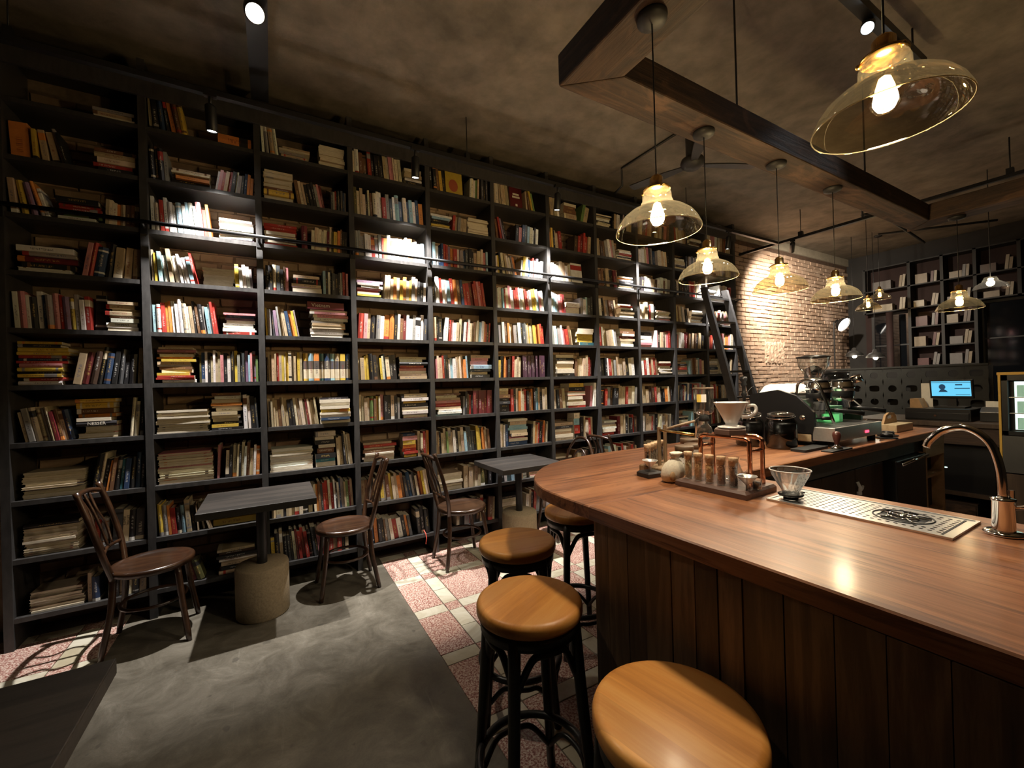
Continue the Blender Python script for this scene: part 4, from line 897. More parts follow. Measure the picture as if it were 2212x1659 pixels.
def bean_tube(x, y, z0, h, mat, nm, label, grp, r=.0158, cork=.028, seed=1):
    o = thing('glass_tube', label, 'glass tube', (x, y, z0), 0, grp)
    part(MB().lathe([(.0001, .0005), (r*.8, .0005), (r, .005), (r, h-.008), (r*1.05, h-.006), (r*1.05, h-.004)], 22, cap=False), 'glass', 'glass_clear', o)
    part(MB().lathe([(.0001, h-cork*.62), (r*.86, h-cork*.62), (r*1.04, h+cork*.38), (r*.98, h+cork*.44), (.0001, h+cork*.44)], 20), 'cork', 'cork', o)
    rn = random.Random(seed); mb = MB(); zz = .005
    while zz < h-cork*.62-.004:
        for k in range(12):
            a = rn.uniform(0, 2*PI); q = (r-.0048)*math.sqrt(rn.uniform(.35, 1))
            xf = Matrix.Translation((q*math.cos(a), q*math.sin(a), zz+rn.uniform(0, .004))) @ Matrix.Rotation(rn.uniform(0, 6), 4, (rn.random(), rn.random(), rn.random()+.01))
            s = .0046; mb.add([(s, 0, 0), (-s, 0, 0), (0, s*.75, 0), (0, -s*.75, 0), (0, 0, s*.6), (0, 0, -s*.6)], [(0, 2, 4), (2, 1, 4), (1, 3, 4), (3, 0, 4), (2, 0, 5), (1, 2, 5), (3, 1, 5), (0, 3, 5)], True, xf)
        zz += .0042
    mb.lathe([(.0001, .004), (r*.72, .004), (r*.72, h-cork-.002), (.0001, h-cork+.001)], 12); part(mb, nm, mat, o, kind='stuff')
    return o
TUB = [(1.431, 1.098, 'bean_green', 'pale green'), (1.428, 1.052, 'bean_tan', 'light tan'), (1.428, 1.003, 'bean_gold', 'golden'), (1.432, .958, 'bean_brown', 'brown'), (1.437, .914, 'bean_dark', 'dark roasted')]
for i, (x, y, m, w) in enumerate(TUB): bean_tube(x, y, ZC1, .094, m, 'beans', 'corked glass tube of %s coffee beans on the walnut board' % w, 'corked bean tubes', seed=i)
def funnel(x, y, z, label, r=.033):
    z += .0006
    o = solo(MB().lathe([(.0045, 0), (.0055, .016), (r*.95, .044), (r, .048), (r*.94, .046), (.004, .017), (.003, .0)], 28, cap=False), 'small_funnel', 'steel', label, 'funnel', loc=(x, y, z)); return o
funnel(1.443, .868, ZC1, 'small steel funnel standing on the right end of the walnut board')
mj = thing('mini_jar', 'tiny glass jar of dark beans behind the steel funnel', 'jar', (1.478, .853, ZC1))
part(MB().lathe([(.0001, .0005), (.015, .0005), (.015, .032), (.012, .036)], 18, cap=False), 'glass', 'glass_clear', mj); part(MB().lathe([(.0001, .002), (.0135, .002), (.0135, .024), (.0001, .026)], 14), 'beans', 'bean_dark', mj)
gs = thing('glass_server', 'small clear glass server behind the bean tubes', 'glass server', (1.535, .985, ZC1))
part(MB().lathe([(.0001, .001), (.034, .001), (.040, .010), (.040, .035), (.030, .065), (.026, .075), (.030, .090)], 28, cap=False), 'glass', 'glass_clear', gs)
part(MB().tube(spline([(.028, -.02, .08), (.05, -.035, .072), (.055, -.04, .045), (.036, -.026, .025)], 4), .004, 8), 'handle', 'glass_clear', gs)
# cloth pouch
pb = thing('cloth_pouch', 'cream cloth drawstring pouch leaning against the walnut board', 'pouch', (1.425, 1.172, Z))
mb = MB(); seg, prof = 28, [(.0005, .002), (.030, .001), (.042, .012), (.047, .035), (.045, .060), (.036, .082), (.022, .098), (.015, .105), (.020, .118), (.026, .128), (.022, .132), (.010, .118)]
vs, fs = [], []
for i in range(seg):
    a = 2*PI*i/seg
    for r, z in prof:
        q = r*(1+.07*math.sin(a*7+z*40)*(1 if z > .02 else .2)); vs.append((q*math.cos(a)*1.12+(z*.10), q*math.sin(a)*.88-z*.12+.004, z*.92))
n = len(prof)
for i in range(seg):
    j = (i+1) % seg
    for k in range(n-1): fs.append((i*n+k, j*n+k, j*n+k+1, i*n+k+1))
mb.add(vs, fs, True); part(mb, 'bag', 'cloth_cream', pb)
part(MB().tube([(.018*math.cos(2*PI*i/16)+.006, .015*math.sin(2*PI*i/16)-.007, .106) for i in range(16)], .0022, 6, True).tube(spline([(.02, -.015, .106), (.035, -.03, .09), (.036, -.034, .06), (.028, -.038, .03)], 4), .0016, 6), 'drawstring', 'cloth_cream', pb)
part(MB().sphere((-.030, -.028, .03), .016, 10, 8, (1, .5, 1.2)), 'printed_patch', 'kraft', pb, 'orange brown printed patch')
# second stand further along
r2 = thing('brew_stand', 'dark wooden rack with two upright sticks behind the cloth pouch', 'coffee stand', (1.55, 1.33, Z))
part(MB().prism([(1.385, 1.262), (1.468, 1.252), (1.475, 1.325), (1.392, 1.335)], Z, Z+.024, ch=.007), 'board', 'table_black', r2, world=True)
part(MB().prism([(1.478, 1.262), (1.64, 1.262), (1.66, 1.40), (1.478, 1.40)], Z, Z+.03, ch=.004), 'base', 'stick_wood', r2, world=True)
for x, y in ((1.535, 1.33), (1.625, 1.372)): part(MB().cyl((x, y, Z+.03), .0085, .175, 10), 'upright_stick', 'stick_wood', r2, world=True)
part(MB().tube([(1.535, 1.335, 1.242), (1.515, 1.13, 1.240)], .0055, 10), 'bar', 'brass', r2, 'thin brass bar', world=True)
part(MB().tube([(1.625, 1.372, 1.235), (1.86, 1.385, 1.258)], .0065, 10), 'bar', 'stick_wood', r2, world=True)
funnel(1.425, 1.288, Z+.024, 'small steel funnel on the dark block left of the pouch')
for i in range(5): bean_tube(1.482+.040*i, 1.352+.016*i, Z+.0305 if .0 else Z+.0302, .085, 'bean_black', 'tea_leaves', 'corked glass tube, %s in the row behind the cloth pouch' % ordw(i+1), 'corked tea tubes', seed=20+i)
def lid_jar(x, y, r, h, lid, label, fillm='bean_dark'):
    o = thing('glass_jar', label, 'jar', (x, y, Z), 0, 'lidded glass jars')
    part(MB().lathe([(.0001, .0005), (r*.9, .0005), (r, .008), (r, h*.72), (r*.88, h*.8)], 26, cap=False), 'glass', 'glass_clear', o)
    part(MB().lathe([(.0001, h*.76), (r*1.0, h*.76), (r*1.02, h*.98), (r*.95, h), (.0001, h)], 26), 'lid', lid, o)
    part(MB().lathe([(.0001, .003), (r*.92, .003), (r*.92, h*.4), (.0001, h*.42)], 20), 'contents', fillm, o)
    part(MB().lathe([(r*1.005, h*.28), (r*1.005, h*.5)], 26, cap=False), 'label_band', 'label_white', o)
lid_jar(1.70, 1.325, .042, .105, 'jar_lid', 'glass jar with flat brown lid right behind the pouch'); lid_jar(1.815, 1.36, .044, .100, 'jar_lid', 'glass jar with brown lid, second from the pouch'); lid_jar(1.93, 1.47, .046, .105, 'jar_lid', 'glass jar with brown lid, farthest from the pouch')
# siphon brewer
sx, sy = 2.40, 1.715
sp = thing('siphon_brewer', 'glass siphon coffee brewer standing behind the copper stand', 'siphon', (sx, sy, Z))
part(MB().lathe([(.0001, 0), (.060, 0), (.062, .010), (.0001, .014)], 28), 'base', 'dark_cast', sp)
part(MB().tube([(-.055, .02, .012), (-.055, .02, .16), (-.035, .012, .175)], .006, 8), 'stand_arm', 'chrome', sp)
part(MB().lathe([(.0001, .03), (.025, .033), (.047, .055), (.052, .082), (.044, .112), (.024, .135), (.020, .150)], 28, cap=False), 'lower_globe', 'glass_clear', sp)
part(MB().lathe([(.018, .150), (.030, .152), (.033, .165), (.028, .185), (.014, .188)], 24), 'gasket', 'rubber', sp)
part(MB().lathe([(.014, .188), (.035, .194), (.056, .206), (.059, .222), (.059, .352), (.060, .356)], 30, cap=False), 'upper_chamber', 'glass_clear', sp)
part(MB().lathe([(.0001, .356), (.062, .356), (.064, .362), (.060, .367), (.0001, .367)], 30), 'lid', 'jar_lid', sp)
cv = MB(); nn = 8
for i in range(nn+1):
    a = R(-128-i*7); cv.v += [(.0598*math.cos(a), .0598*math.sin(a), .275), (.0598*math.cos(a), .0598*math.sin(a), .325)]
for i in range(nn): cv.f.append((2*i, 2*i+2, 2*i+3, 2*i+1)); cv.sm.append(True); cv.mi.append(0)
cv.cur = 0; cv.mi = [0]*4+[1]*4; part(cv, 'paper_label', ['label_white', 'label_yellow'], sp, 'yellow and white paper label')
# big dark bean jars with clip lids
for (x, y, w, rr) in ((2.585, 1.53, 'left', .078), (2.62, 1.36, 'right', .082)):
    o = thing('clip_jar', 'large glass clip jar of black coffee beans, %s of the pair' % w, 'jar', (x, y, Z), 0, 'clip lid bean jars')
    part(MB().lathe([(.0001, .001), (rr*.92, .001), (rr, .012), (rr, .150), (rr*.82, .175), (rr*.80, .19)], 30, cap=False), 'glass', 'glass_smoke', o)
    part(MB().lathe([(.0001, .004), (rr*.93, .004), (rr*.93, .145), (.0001, .150)], 26), 'beans', 'bean_black', o)
    part(MB().lathe([(rr*.83, .19), (rr*.86, .194), (rr*.86, .204), (rr*.5, .215), (.0001, .217)], 30), 'lid', 'glass_clear', o)
    part(MB().tube([(rr*.90*math.cos(2*PI*i/24), rr*.90*math.sin(2*PI*i/24), .186+.012*math.cos(2*PI*i/24)) for i in range(24)], .0025, 6, True), 'wire_clip', 'chrome', o)
# drip tray with rinser
ty0, ty1, tx0, tx1 = .360, .812, 1.458, 1.686
tz = Z
dt = thing('drip_tray', 'perforated steel drip tray set in the bar top', 'drip tray', (1.57, .59, tz))
part(MB().box((tx0+.008, ty0+.008, tz), (tx1-.008, ty1-.008, tz+.001)), 'basin', 'ink', dt, world=True)
def plate(x0, x1, y0, y1, nx, ny, rh, skip):
    mb = MB(); dx, dy = (x1-x0)/nx, (y1-y0)/ny
    for i in range(nx):
        for j in range(ny):
            cx, cy = x0+(i+.5)*dx, y0+(j+.5)*dy
            if skip(cx, cy) == 2: continue
            sq = [(cx-dx/2, cy-dy/2), (cx, cy-dy/2), (cx+dx/2, cy-dy/2), (cx+dx/2, cy), (cx+dx/2, cy+dy/2), (cx, cy+dy/2), (cx-dx/2, cy+dy/2), (cx-dx/2, cy)]
            if skip(cx, cy) == 1: mb.add([(p[0], p[1], tz+.004) for p in sq], [tuple(range(8))]); continue
            oc = [(cx+rh*math.cos(R(225+45*k)), cy+rh*math.sin(R(225+45*k))) for k in range(8)]
            mb.add([(p[0], p[1], tz+.004) for p in sq+oc], [(k, (k+1) % 8, 8+(k+1) % 8, 8+k) for k in range(8)])
    return mb
RX, RY, RR = 1.576, .491, .066
def sk(x, y):
    d = math.hypot(x-RX, y-RY)
    return 2 if d < RR-.009 else (1 if d < RR+.010 or x < tx0+.022 or x > tx1-.022 or y < ty0+.034 or y > ty1-.02 else 0)
part(plate(tx0+.006, tx1-.006, ty0+.008, ty1-.008, 11, 25, .0052, sk), 'perforated_plate', 'tray_steel', dt, world=True)
fm = MB(); 
for a, b in (((tx0, ty0), (tx1, ty0+.008)), ((tx0, ty1-.008), (tx1, ty1)), ((tx0, ty0+.008), (tx0+.006, ty1-.008)), ((tx1-.006, ty0+.008), (tx1, ty1-.008))): fm.box((*a, tz), (*b, tz+.006))
part(fm, 'frame', 'tray_steel', dt, world=True)
part(MB().box((tx0+.02, ty0+.022, tz+.0035), (tx1-.02, ty0+.027, tz+.0048)), 'slot', 'ink', dt, world=True)
ring = [(RX+RR*math.cos(2*PI*i/40), RY+RR*math.sin(2*PI*i/40), tz+.0045) for i in range(40)]
part(MB().tube(ring, .0022, 6, True).lathe([(.0001, .001), (RR*.95, .001)], 30, (RX, RY, tz+.0009), cap=False), 'rinser_well', 'dark_cast', dt, 'dark round pitcher rinser', world=True)
rs = MB()
for k in range(5):
    a = 2*PI*k/5; rs.tube([(RX, RY, tz+.006), (RX+RR*.9*math.cos(a), RY+RR*.9*math.sin(a), tz+.006)], .003, 6)
part(rs.sphere((RX, RY, tz+.006), .010, 12, 8, (1, 1, .6)).tube([(RX+RR*.5*math.cos(2*PI*i/24), RY+RR*.5*math.sin(2*PI*i/24), tz+.006) for i in range(24)], .0025, 6, True), 'rinser_star', 'chrome', dt, world=True)
# ribbed glass dripper standing on the tray
gd = thing('glass_dripper', 'ribbed clear glass coffee dripper standing on the steel tray', 'dripper', (1.515, .762, tz+.006))
mb = MB(); seg = 120; prof = [(.022, .014), (.025, .028), (.038, .052), (.052, .080), (.060, .098)]; vs, fs = [], []
for i in range(seg):
    a = 2*PI*i/seg
    for r, z in prof:
        q = r*(1+.06*math.sin(15*(a+z*9))*(1 if z < .095 else 0)); vs.append((q*math.cos(a), q*math.sin(a), z))
for i in range(seg):
    j = (i+1) % seg
    for k in range(4): fs.append((i*5+k, j*5+k, j*5+k+1, i*5+k+1))
mb.add(vs, fs, True); part(mb, 'ribbed_cone', 'glass_ribbed', gd)
part(MB().tube([(.060*math.cos(2*PI*i/40), .060*math.sin(2*PI*i/40), .098) for i in range(40)], .0022, 6, True), 'rim', 'ceramic_white', gd)
part(MB().lathe([(.018, 0), (.022, 0), (.022, .010), (.036, .012), (.038, .017), (.022, .019), (.018, .0)], 30, cap=False).prism([(.030, -.010), (.060, -.016), (.066, 0), (.060, .016), (.030, .010)], .012, .017), 'holder', 'black_plastic', gd)
# gooseneck tap
gx, gy = 1.615, .305
tp = thing('gooseneck_tap', 'chrome gooseneck tap rising at the right end of the bar', 'tap', (gx, gy, Z))
part(MB().lathe([(.0001, 0), (.036, 0), (.038, .004), (.034, .009), (.0001, .010)], 30), 'flange', 'chrome', tp)
tb = part(MB().lathe([(.021, .009), (.021, .085), (.023, .087), (.023, .092), (.012, .094)], 24), 'body', 'chrome', tp)
part(MB().tube(spline([(0, 0, .09), (0, .004, .17), (0, .022, .235), (0, .062, .268), (0, .105, .258), (0, .133, .228), (0, .142, .208)], 6), .0095, 14), 'spout', 'chrome', tp)
part(MB().tube([(.005, -.018, .07), (.012, -.045, .078), (.016, -.06, .098)], .005, 8).cyl((.012, -.012, .094), .006, .02, 8), 'lever', 'chrome', tb)

# ================================================================ espresso machine
em = thing('espresso_machine', 'large black and steel espresso machine on the counter', 'espresso machine', (3.1, 1.45, Z))
prof = [(1.645, .075), (1.275, .075), (1.265, .12), (1.265, .205), (1.36, .303), (1.468, .340), (1.645, .310)]   # (y,z)
def side(x0, x1):
    vs = [(x0, y, Z+z) for y, z in prof]+[(x1, y, Z+z) for y, z in prof]; n = len(prof)
    return MB().add(vs, [tuple(range(n)), tuple(range(2*n-1, n-1, -1))]+[(i, n+i, n+(i+1) % n, (i+1) % n) for i in range(n)])
part(side(2.795, 2.82), 'side_panel', 'black_plastic', em, 'matte black side panel', world=True); part(side(3.42, 3.445), 'side_panel', 'black_plastic', em, world=True)
part(MB().box((2.82, 1.42, Z+.08), (3.42, 1.64, Z+.30)), 'boiler_case', 'steel', em, world=True, bevel=.01)
part(MB().box((2.82, 1.43, Z+.30), (3.42, 1.64, Z+.309)), 'cup_shelf', 'steel', em, world=True); part(MB().box((2.821, 1.412, Z+.117), (3.42, 1.419, Z+.27)), 'back_splash', 'steel', em, world=True)
part(MB().box((2.80, 1.16, Z+.035), (3.43, 1.42, Z+.117)), 'drip_box', 'steel', em, world=True, bevel=.004)
part(MB().box((2.82, 1.172, Z+.117), (3.41, 1.41, Z+.119)), 'grate', 'dark_cast', em, world=True)
for x in (2.86, 3.38):
    for y in (1.20, 1.60): part(MB().cyl((x, y, Z), .022, .076 if y > 1.4 else .036, 12), 'foot', 'rubber', em, world=True)
part(MB().box((2.80, 1.43, Z+.004), (3.44, 1.64, Z+.0745)).box((2.80, 1.275, Z+.02), (2.83, 1.43, Z+.0745)), 'base_skirt', 'black_plastic', em, world=True)
part(MB().box((2.797, 1.282, Z+.028), (2.7995, 1.365, Z+.07)), 'maker_plate', 'pale_wood', em, 'small pale plate low on the side', world=True)
part(MB().lathe([(.0001, .004), (.011, .003), (.013, 0)], 20, xf=Matrix.Translation((2.794, 1.325, Z+.170)) @ Matrix.Rotation(-PI/2, 4, 'Y'), cap=False).tube([(2.793, 1.325+.014*math.cos(2*PI*i/20), Z+.17+.014*math.sin(2*PI*i/20)) for i in range(20)], .0025, 6, True), 'side_button', 'chrome', em, world=True)
part(MB().box((3.19, 1.157, Z+.06), (3.235, 1.1605, Z+.075)), 'red_display', 'led_red', em, 'tiny red number display', world=True)
part(MB().tube(spline([(2.90, 1.41, Z+.30), (2.90, 1.395, Z+.375), (2.90, 1.345, Z+.398), (2.90, 1.295, Z+.385), (2.90, 1.262, Z+.32), (2.90, 1.205, Z+.135)], 6), .0085, 12), 'steam_wand', 'chrome', em, 'chrome steam wand', world=True)
for x in (3.02, 3.33):
    gh = part(MB().lathe([(.036, -.02), (.050, -.018), (.050, .02), (.062, .024), (.066, .05), (.066, .10), (.072, .104), (.072, .125), (.066, .128), (.064, .150), (.05, .160), (.0001, .162)], 30, (x, 1.335, Z+.225)), 'group_head', 'chrome', em, 'polished chrome group head', world=True)
    part(MB().lathe([(.0675, .055), (.0685, .06), (.0685, .085), (.0675, .09)], 30, (x, 1.335, Z+.225), cap=False), 'black_band', 'black_plastic', gh, world=True); part(MB().lathe([(.055, .160), (.06, .168), (.0001, .175)], 24, (x, 1.335, Z+.225)), 'top_cap', 'black_plastic', gh, world=True)
    part(MB().tube([(x+.03, 1.31, Z+.205), (x+.06, 1.25, Z+.20), (x+.11, 1.14, Z+.185)], [.011, .013, .015], 10), 'portafilter_handle', 'black_plastic', em, world=True)
    part(MB().lathe([(.012, -.05), (.015, -.03), (.034, -.022), (.036, 0)], 20, (x, 1.335, Z+.207)), 'portafilter', 'chrome', em, world=True)
part(MB().tube([(2.82, 1.30, Z+.165), (2.90, 1.27, Z+.163), (2.94, 1.25, Z+.160)], .006, 8).tube([(2.90, 1.27, Z+.163), (2.955, 1.235, Z+.160)], .011, 10), 'steam_knob', 'black_plastic', em, world=True)
tk2 = thing('plastic_box', 'pale green lit plastic box inside the espresso machine', 'container', (3.17, 1.34, Z+.12))
part(MB().prism(rrect(3.10, 1.29, 3.235, 1.39, .015), Z+.1205, Z+.225), 'box', 'glass_green', tk2, world=True); part(MB().box((3.15, 1.32, Z+.125), (3.20, 1.36, Z+.17)), 'green_light', 'green_glow', tk2, world=True)
# folded cloth on top of the machine
mb = MB(); nx_, ny_ = 14, 10; vs = []; fs = []
for i in range(nx_+1):
    for j in range(ny_+1):
        u, v = i/nx_, j/ny_; e = min(u, 1-u, v, 1-v)*8; vs.append((2.84+u*.30, 1.42+v*.20, Z+.319+min(1, e)*.05+.006*math.sin(u*14+v*5)))
for i in range(nx_):
    for j in range(ny_): a = i*(ny_+1)+j; fs.append((a, a+ny_+1, a+ny_+2, a+1))
mb.add(vs, fs, True); solo(mb, 'folded_cloth', 'cloth_white', 'white cloth bundle lying on top of the espresso machine', 'cloth')
# tamper and mats
tm = thing('tamper', 'coffee tamper with dark red wooden handle on the counter edge', 'tamper', (2.755, 1.1345, Z+.006))
part(MB().lathe([(.0001, 0), (.029, 0), (.029, .010), (.012, .018), (.010, .026)], 26), 'steel_base', 'chrome', tm)
part(MB().lathe([(.010, .026), (.011, .035), (.017, .055), (.021, .075), (.019, .090), (.011, .098), (.0001, .100)], 24), 'handle', 'tamper_wood', tm)
solo(MB().prism(rrect(2.63, 1.106, 2.88, 1.163, .01), Z, Z+.006), 'tamping_mat', 'rubber', 'black rubber mat under the coffee tamper', 'mat')
solo(MB().prism(rrect(2.53, 1.19, 2.79, 1.27, .01), Z, Z+.014), 'rubber_mat', 'rubber', 'black rubber mat at the foot of the espresso machine', 'mat')
for i, (x, y) in enumerate(((3.50, 1.16), (3.64, 1.20))):
    o = thing('distribution_tool', 'round black levelling tool on the counter, %s of two' % ('left', 'right')[i], 'tool', (x, y, Z), 0, 'black levelling tools')
    part(MB().lathe([(.0001, 0), (.055, 0), (.058, .006), (.0001, .008)], 24), 'plate', 'rubber', o); part(MB().lathe([(.0001, .008), (.034, .008), (.036, .022), (.030, .032), (.0001, .033)], 24), 'grip', 'black_plastic', o)
# grinders
gr = thing('coffee_grinder', 'coffee grinder with clear cone hopper and black lid', 'grinder', (3.62, 1.63, Z))
part(MB().prism(rrect(-.085, -.11, .085, .11, .02), 0, .03), 'base', 'black_plastic', gr)
part(MB().prism(rrect(-.065, -.03, .065, .10, .02), .03, .36), 'body', 'black_plastic', gr)
part(MB().lathe([(.05, .355), (.062, .36), (.062, .385), (.052, .39), (.052, .405)], 26), 'collar', 'steel', gr)
hp1 = part(MB().lathe([(.045, .405), (.06, .43), (.098, .50), (.104, .555), (.106, .562)], 30, cap=False), 'hopper', 'glass_clear', gr)
part(MB().lathe([(.0001, .562), (.110, .562), (.112, .572), (.06, .582), (.0001, .584)], 30), 'lid', 'black_plastic', hp1)
part(MB().lathe([(.03, .43), (.055, .48), (.02, .50), (.0001, .505)], 16), 'hopper_insert', 'glass_smoke', hp1)
g2 = thing('coffee_grinder', 'second coffee grinder with flat dark lid behind the machine', 'grinder', (3.93, 1.62, Z))
part(MB().prism(rrect(-.07, -.10, .07, .09, .02), 0, .33), 'body', 'black_plastic', g2); part(MB().lathe([(.06, .33), (.09, .37), (.092, .44), (.0001, .442)], 26), 'hopper', 'glass_smoke', g2)
part(MB().lathe([(.0001, .442), (.097, .442), (.099, .452), (.0001, .458)], 26), 'lid', 'black_plastic', g2); part(MB().tube([(.04, -.10, .38), (.04, -.16, .40)], .03, 14), 'knob', 'chrome', g2)
for i, (x, y) in enumerate(((3.72, 1.36), (3.83, 1.42), (3.76, 1.50))):
    o = solo(MB().lathe([(.0001, .001), (.026, .001), (.030, .006), (.036, .085), (.0375, .087), (.034, .084), (.028, .008), (.0001, .005)], 24, cap=False), 'drinking_glass', 'glass_clear', 'clear drinking glass beside the espresso machine, %s of three' % ('nearest', 'middle', 'farthest')[i], 'glass', 'clear glasses by the machine', (x, y, Z))
kb = thing('wooden_caddy', 'brown wooden caddy with an oval handle hole', 'caddy', (3.96, 1.30, Z))
part(MB().box((3.86, 1.22, Z), (4.16, 1.40, Z+.055)), 'box', 'pale_wood', kb, world=True, bevel=.004)
hp = [(.0, 0), (.24, 0), (.225, .05), (.19, .075), (.10, .08), (.04, .06)]; hole = [(.07+.0, .035), (.17, .035), (.18, .05), (.16, .062), (.10, .062), (.065, .05)]
mb = MB(); vs = [(3.88+a, 1.30, Z+.055+b) for a, b in hp]+[(3.88+a, 1.30, Z+.055+b) for a, b in hole]; vs += [(x, y+.014, z) for x, y, z in vs]
fs = []
for i in range(6):
    j = (i+1) % 6; fs += [(i, j, 6+j, 6+i), (12+i, 18+i, 18+j, 12+j), (i, 12+i, 12+j, j), (6+i, 6+j, 18+j, 18+i)]
part(mb.add(vs, fs), 'handle', 'kraft', kb, world=True)

# ================================================================ till area
tt = thing('till_counter', 'dark wooden till counter at the far right', 'counter', (5.3, 1.3, 0))
part(MB().box((5.02, .90, 1.01), (5.75, 1.95, 1.045)), 'top', 'cabinet_wood', tt, world=True)
for y in (.92, 1.90): part(MB().box((5.04, y-.02, 0), (5.73, y+.02, 1.01)), 'side_panel', 'cabinet_wood', tt, world=True)
part(MB().box((5.04, .94, .86), (5.06, 1.88, 1.01)), 'front_board', 'beam_wood_y', tt, world=True)
part(MB().box((5.69, .94, 0), (5.73, 1.88, 1.01)), 'back_panel', 'cabinet_wood', tt, world=True); part(MB().box((5.06, .94, .42), (5.69, 1.88, .45)), 'shelf', 'cabinet_wood', tt, world=True)
o = thing('storage_box', 'low brown wooden drawer box under the till counter', 'box', (5.3, 1.3, 0)); part(MB().box((5.08, 1.10, 0), (5.5, 1.6, .36)), 'body', 'beam_wood_y', o, world=True); part(MB().box((5.07, 1.11, .19), (5.08, 1.59, .35)), 'drawer_front', 'beam_wood_y', o, world=True)
o = thing('black_fridge', 'black fridge with a tiny white light under the till', 'fridge', (5.4, 1.5, .45)); part(MB().box((5.10, 1.0, .4505), (5.68, 1.84, .855)), 'body', 'black_plastic', o, world=True); part(MB().box((5.098, 1.28, .64), (5.10, 1.295, .648)), 'status_light', 'led_white', o, world=True)
zt2 = 1.0455
cd = thing('cash_drawer', 'wide black cash drawer on the till counter', 'cash drawer', (5.35, 1.35, zt2))
part(MB().box((5.16, 1.14, zt2), (5.56, 1.57, zt2+.105)), 'case', 'black_plastic', cd, world=True, bevel=.004); drw = part(MB().box((5.15, 1.15, zt2+.012), (5.161, 1.56, zt2+.07)), 'drawer_front', 'black_plastic', cd, world=True, bevel=.003)
part(MB().cyl((0, 0, 0), .009, .006, 12, xf=Matrix.Translation((5.15, 1.36, zt2+.045)) @ Matrix.Rotation(-PI/2, 4, 'Y')), 'lock', 'chrome', drw, world=True)
ms = thing('till_screen', 'till monitor with a bright blue screen on the cash drawer', 'monitor', (5.36, 1.30, zt2+.106))
part(MB().box((5.28, 1.20, zt2+.1055), (5.45, 1.40, zt2+.12)).box((5.35, 1.27, zt2+.12), (5.38, 1.33, zt2+.22)), 'stand', 'black_plastic', ms, world=True)
sxf = Matrix.Translation((5.33, 1.30, zt2+.275)) @ Matrix.Rotation(R(-8), 4, 'Y')
part(MB().box((0, -.14, -.085), (.03, .14, .085), sxf), 'bezel', 'black_plastic', ms, world=True, bevel=.003)
scn = part(MB().add([(-.001, -.127, -.062), (-.001, .127, -.062), (-.001, .127, .074), (-.001, -.127, .074)], [(0, 3, 2, 1)], False, sxf), 'screen', 'screen_blue', ms, 'glowing blue screen', world=True)
sd = MB()
def sq(y0, y1, z0, z1): sd.add([(-.002, y0, z0), (-.002, y1, z0), (-.002, y1, z1), (-.002, y0, z1)], [(0, 3, 2, 1)], False, sxf)
sq(-.127, .127, .060, .064); sq(-.075, -.03, .035, .047); sq(-.12, -.025, .005, .013); sq(-.12, -.03, -.052, -.048)
sd.add([(-.002, .055+.022*math.cos(2*PI*i/14), .022+.026*math.sin(2*PI*i/14)) for i in range(14)], [tuple(range(13, -1, -1))], False, sxf); sd.add([(-.002, .08, -.025), (-.002, .02, -.025), (-.002, .03, -.008), (-.002, .052, .005), (-.002, .07, -.005)], [(0, 1, 2, 3, 4)], False, sxf)
part(sd, 'screen_picture', 'screen_dark', scn, world=True)
o = thing('card_reader', 'small brown box on the left of the cash drawer', 'box', (5.3, 1.50, zt2+.1055)); part(MB().prism([(1.46, 0), (1.55, 0), (1.55, .085), (1.49, .085)], 5.22, 5.36, Matrix(((0, 0, 1, 0), (1, 0, 0, 0), (0, 1, 0, zt2+.1056), (0, 0, 0, 1)))), 'case', 'kraft', o, world=True)
solo(MB().box((5.44, 1.45, zt2+.1056), (5.444, 1.53, zt2+.33)), 'menu_card', 'paper_white', 'tall white card standing behind the till screen', 'card')
pr = thing('receipt_printer', 'low black receipt printer right of the cash drawer', 'printer', (5.35, 1.02, zt2)); part(MB().prism([(0, 0), (.20, 0), (.20, .09), (.16, .12), (.05, .12), (0, .08)], .94, 1.11, Matrix(((1, 0, 0, 5.25), (0, 0, 1, 0), (0, 1, 0, zt2), (0, 0, 0, 1)))), 'case', 'black_plastic', pr, world=True, bevel=.004)
part(MB().box((5.36, .955, zt2+.12), (5.364, 1.095, zt2+.17)), 'paper', 'paper_white', pr, world=True)
# glass door display fridge
df = thing('display_fridge', 'small display fridge with yellow frame and lit shelves', 'fridge', (4.93, .75, 0))
part(MB().box((4.78, .52, 0), (5.01, .90, .70)), 'cabinet', 'cabinet_wood', df, world=True); part(MB().box((4.772, .53, .71), (5.01, .895, .985)), 'motor_panel', 'dark_steel', df, 'brushed metal lower panel', world=True)
part(MB().box((4.84, .53, .99), (5.01, .895, 1.44)).box((4.78, .53, .99), (4.84, .56, 1.44)).box((4.78, .865, .99), (4.84, .895, 1.44)).box((4.78, .53, 1.40), (4.84, .895, 1.44)).box((4.78, .53, .99), (4.84, .895, 1.02)), 'case', 'black_plastic', df, world=True)
part(MB().box((4.772, .525, 1.442), (4.85, .915, 1.462)).box((4.772, .897, .70), (4.80, .910, 1.442)), 'trim_frame', 'yellow_frame', df, 'yellow edge trim', world=True)
part(MB().box((4.836, .57, 1.03), (4.839, .84, 1.39)), 'light_panel', 'fridge_light', df, world=True)
for z in (1.15, 1.27): part(MB().box((4.79, .57, z), (4.836, .86, z+.006)), 'shelf', 'steel', df, world=True)
fi = MB()
for z in (1.035, 1.158, 1.278):
    for y in (.80, .74, .68, .62): fi.box((4.80, y-.022, z), (4.825, y+.022, z+.085))
part(fi, 'cartons', 'glass_green', df, world=True, kind='stuff')

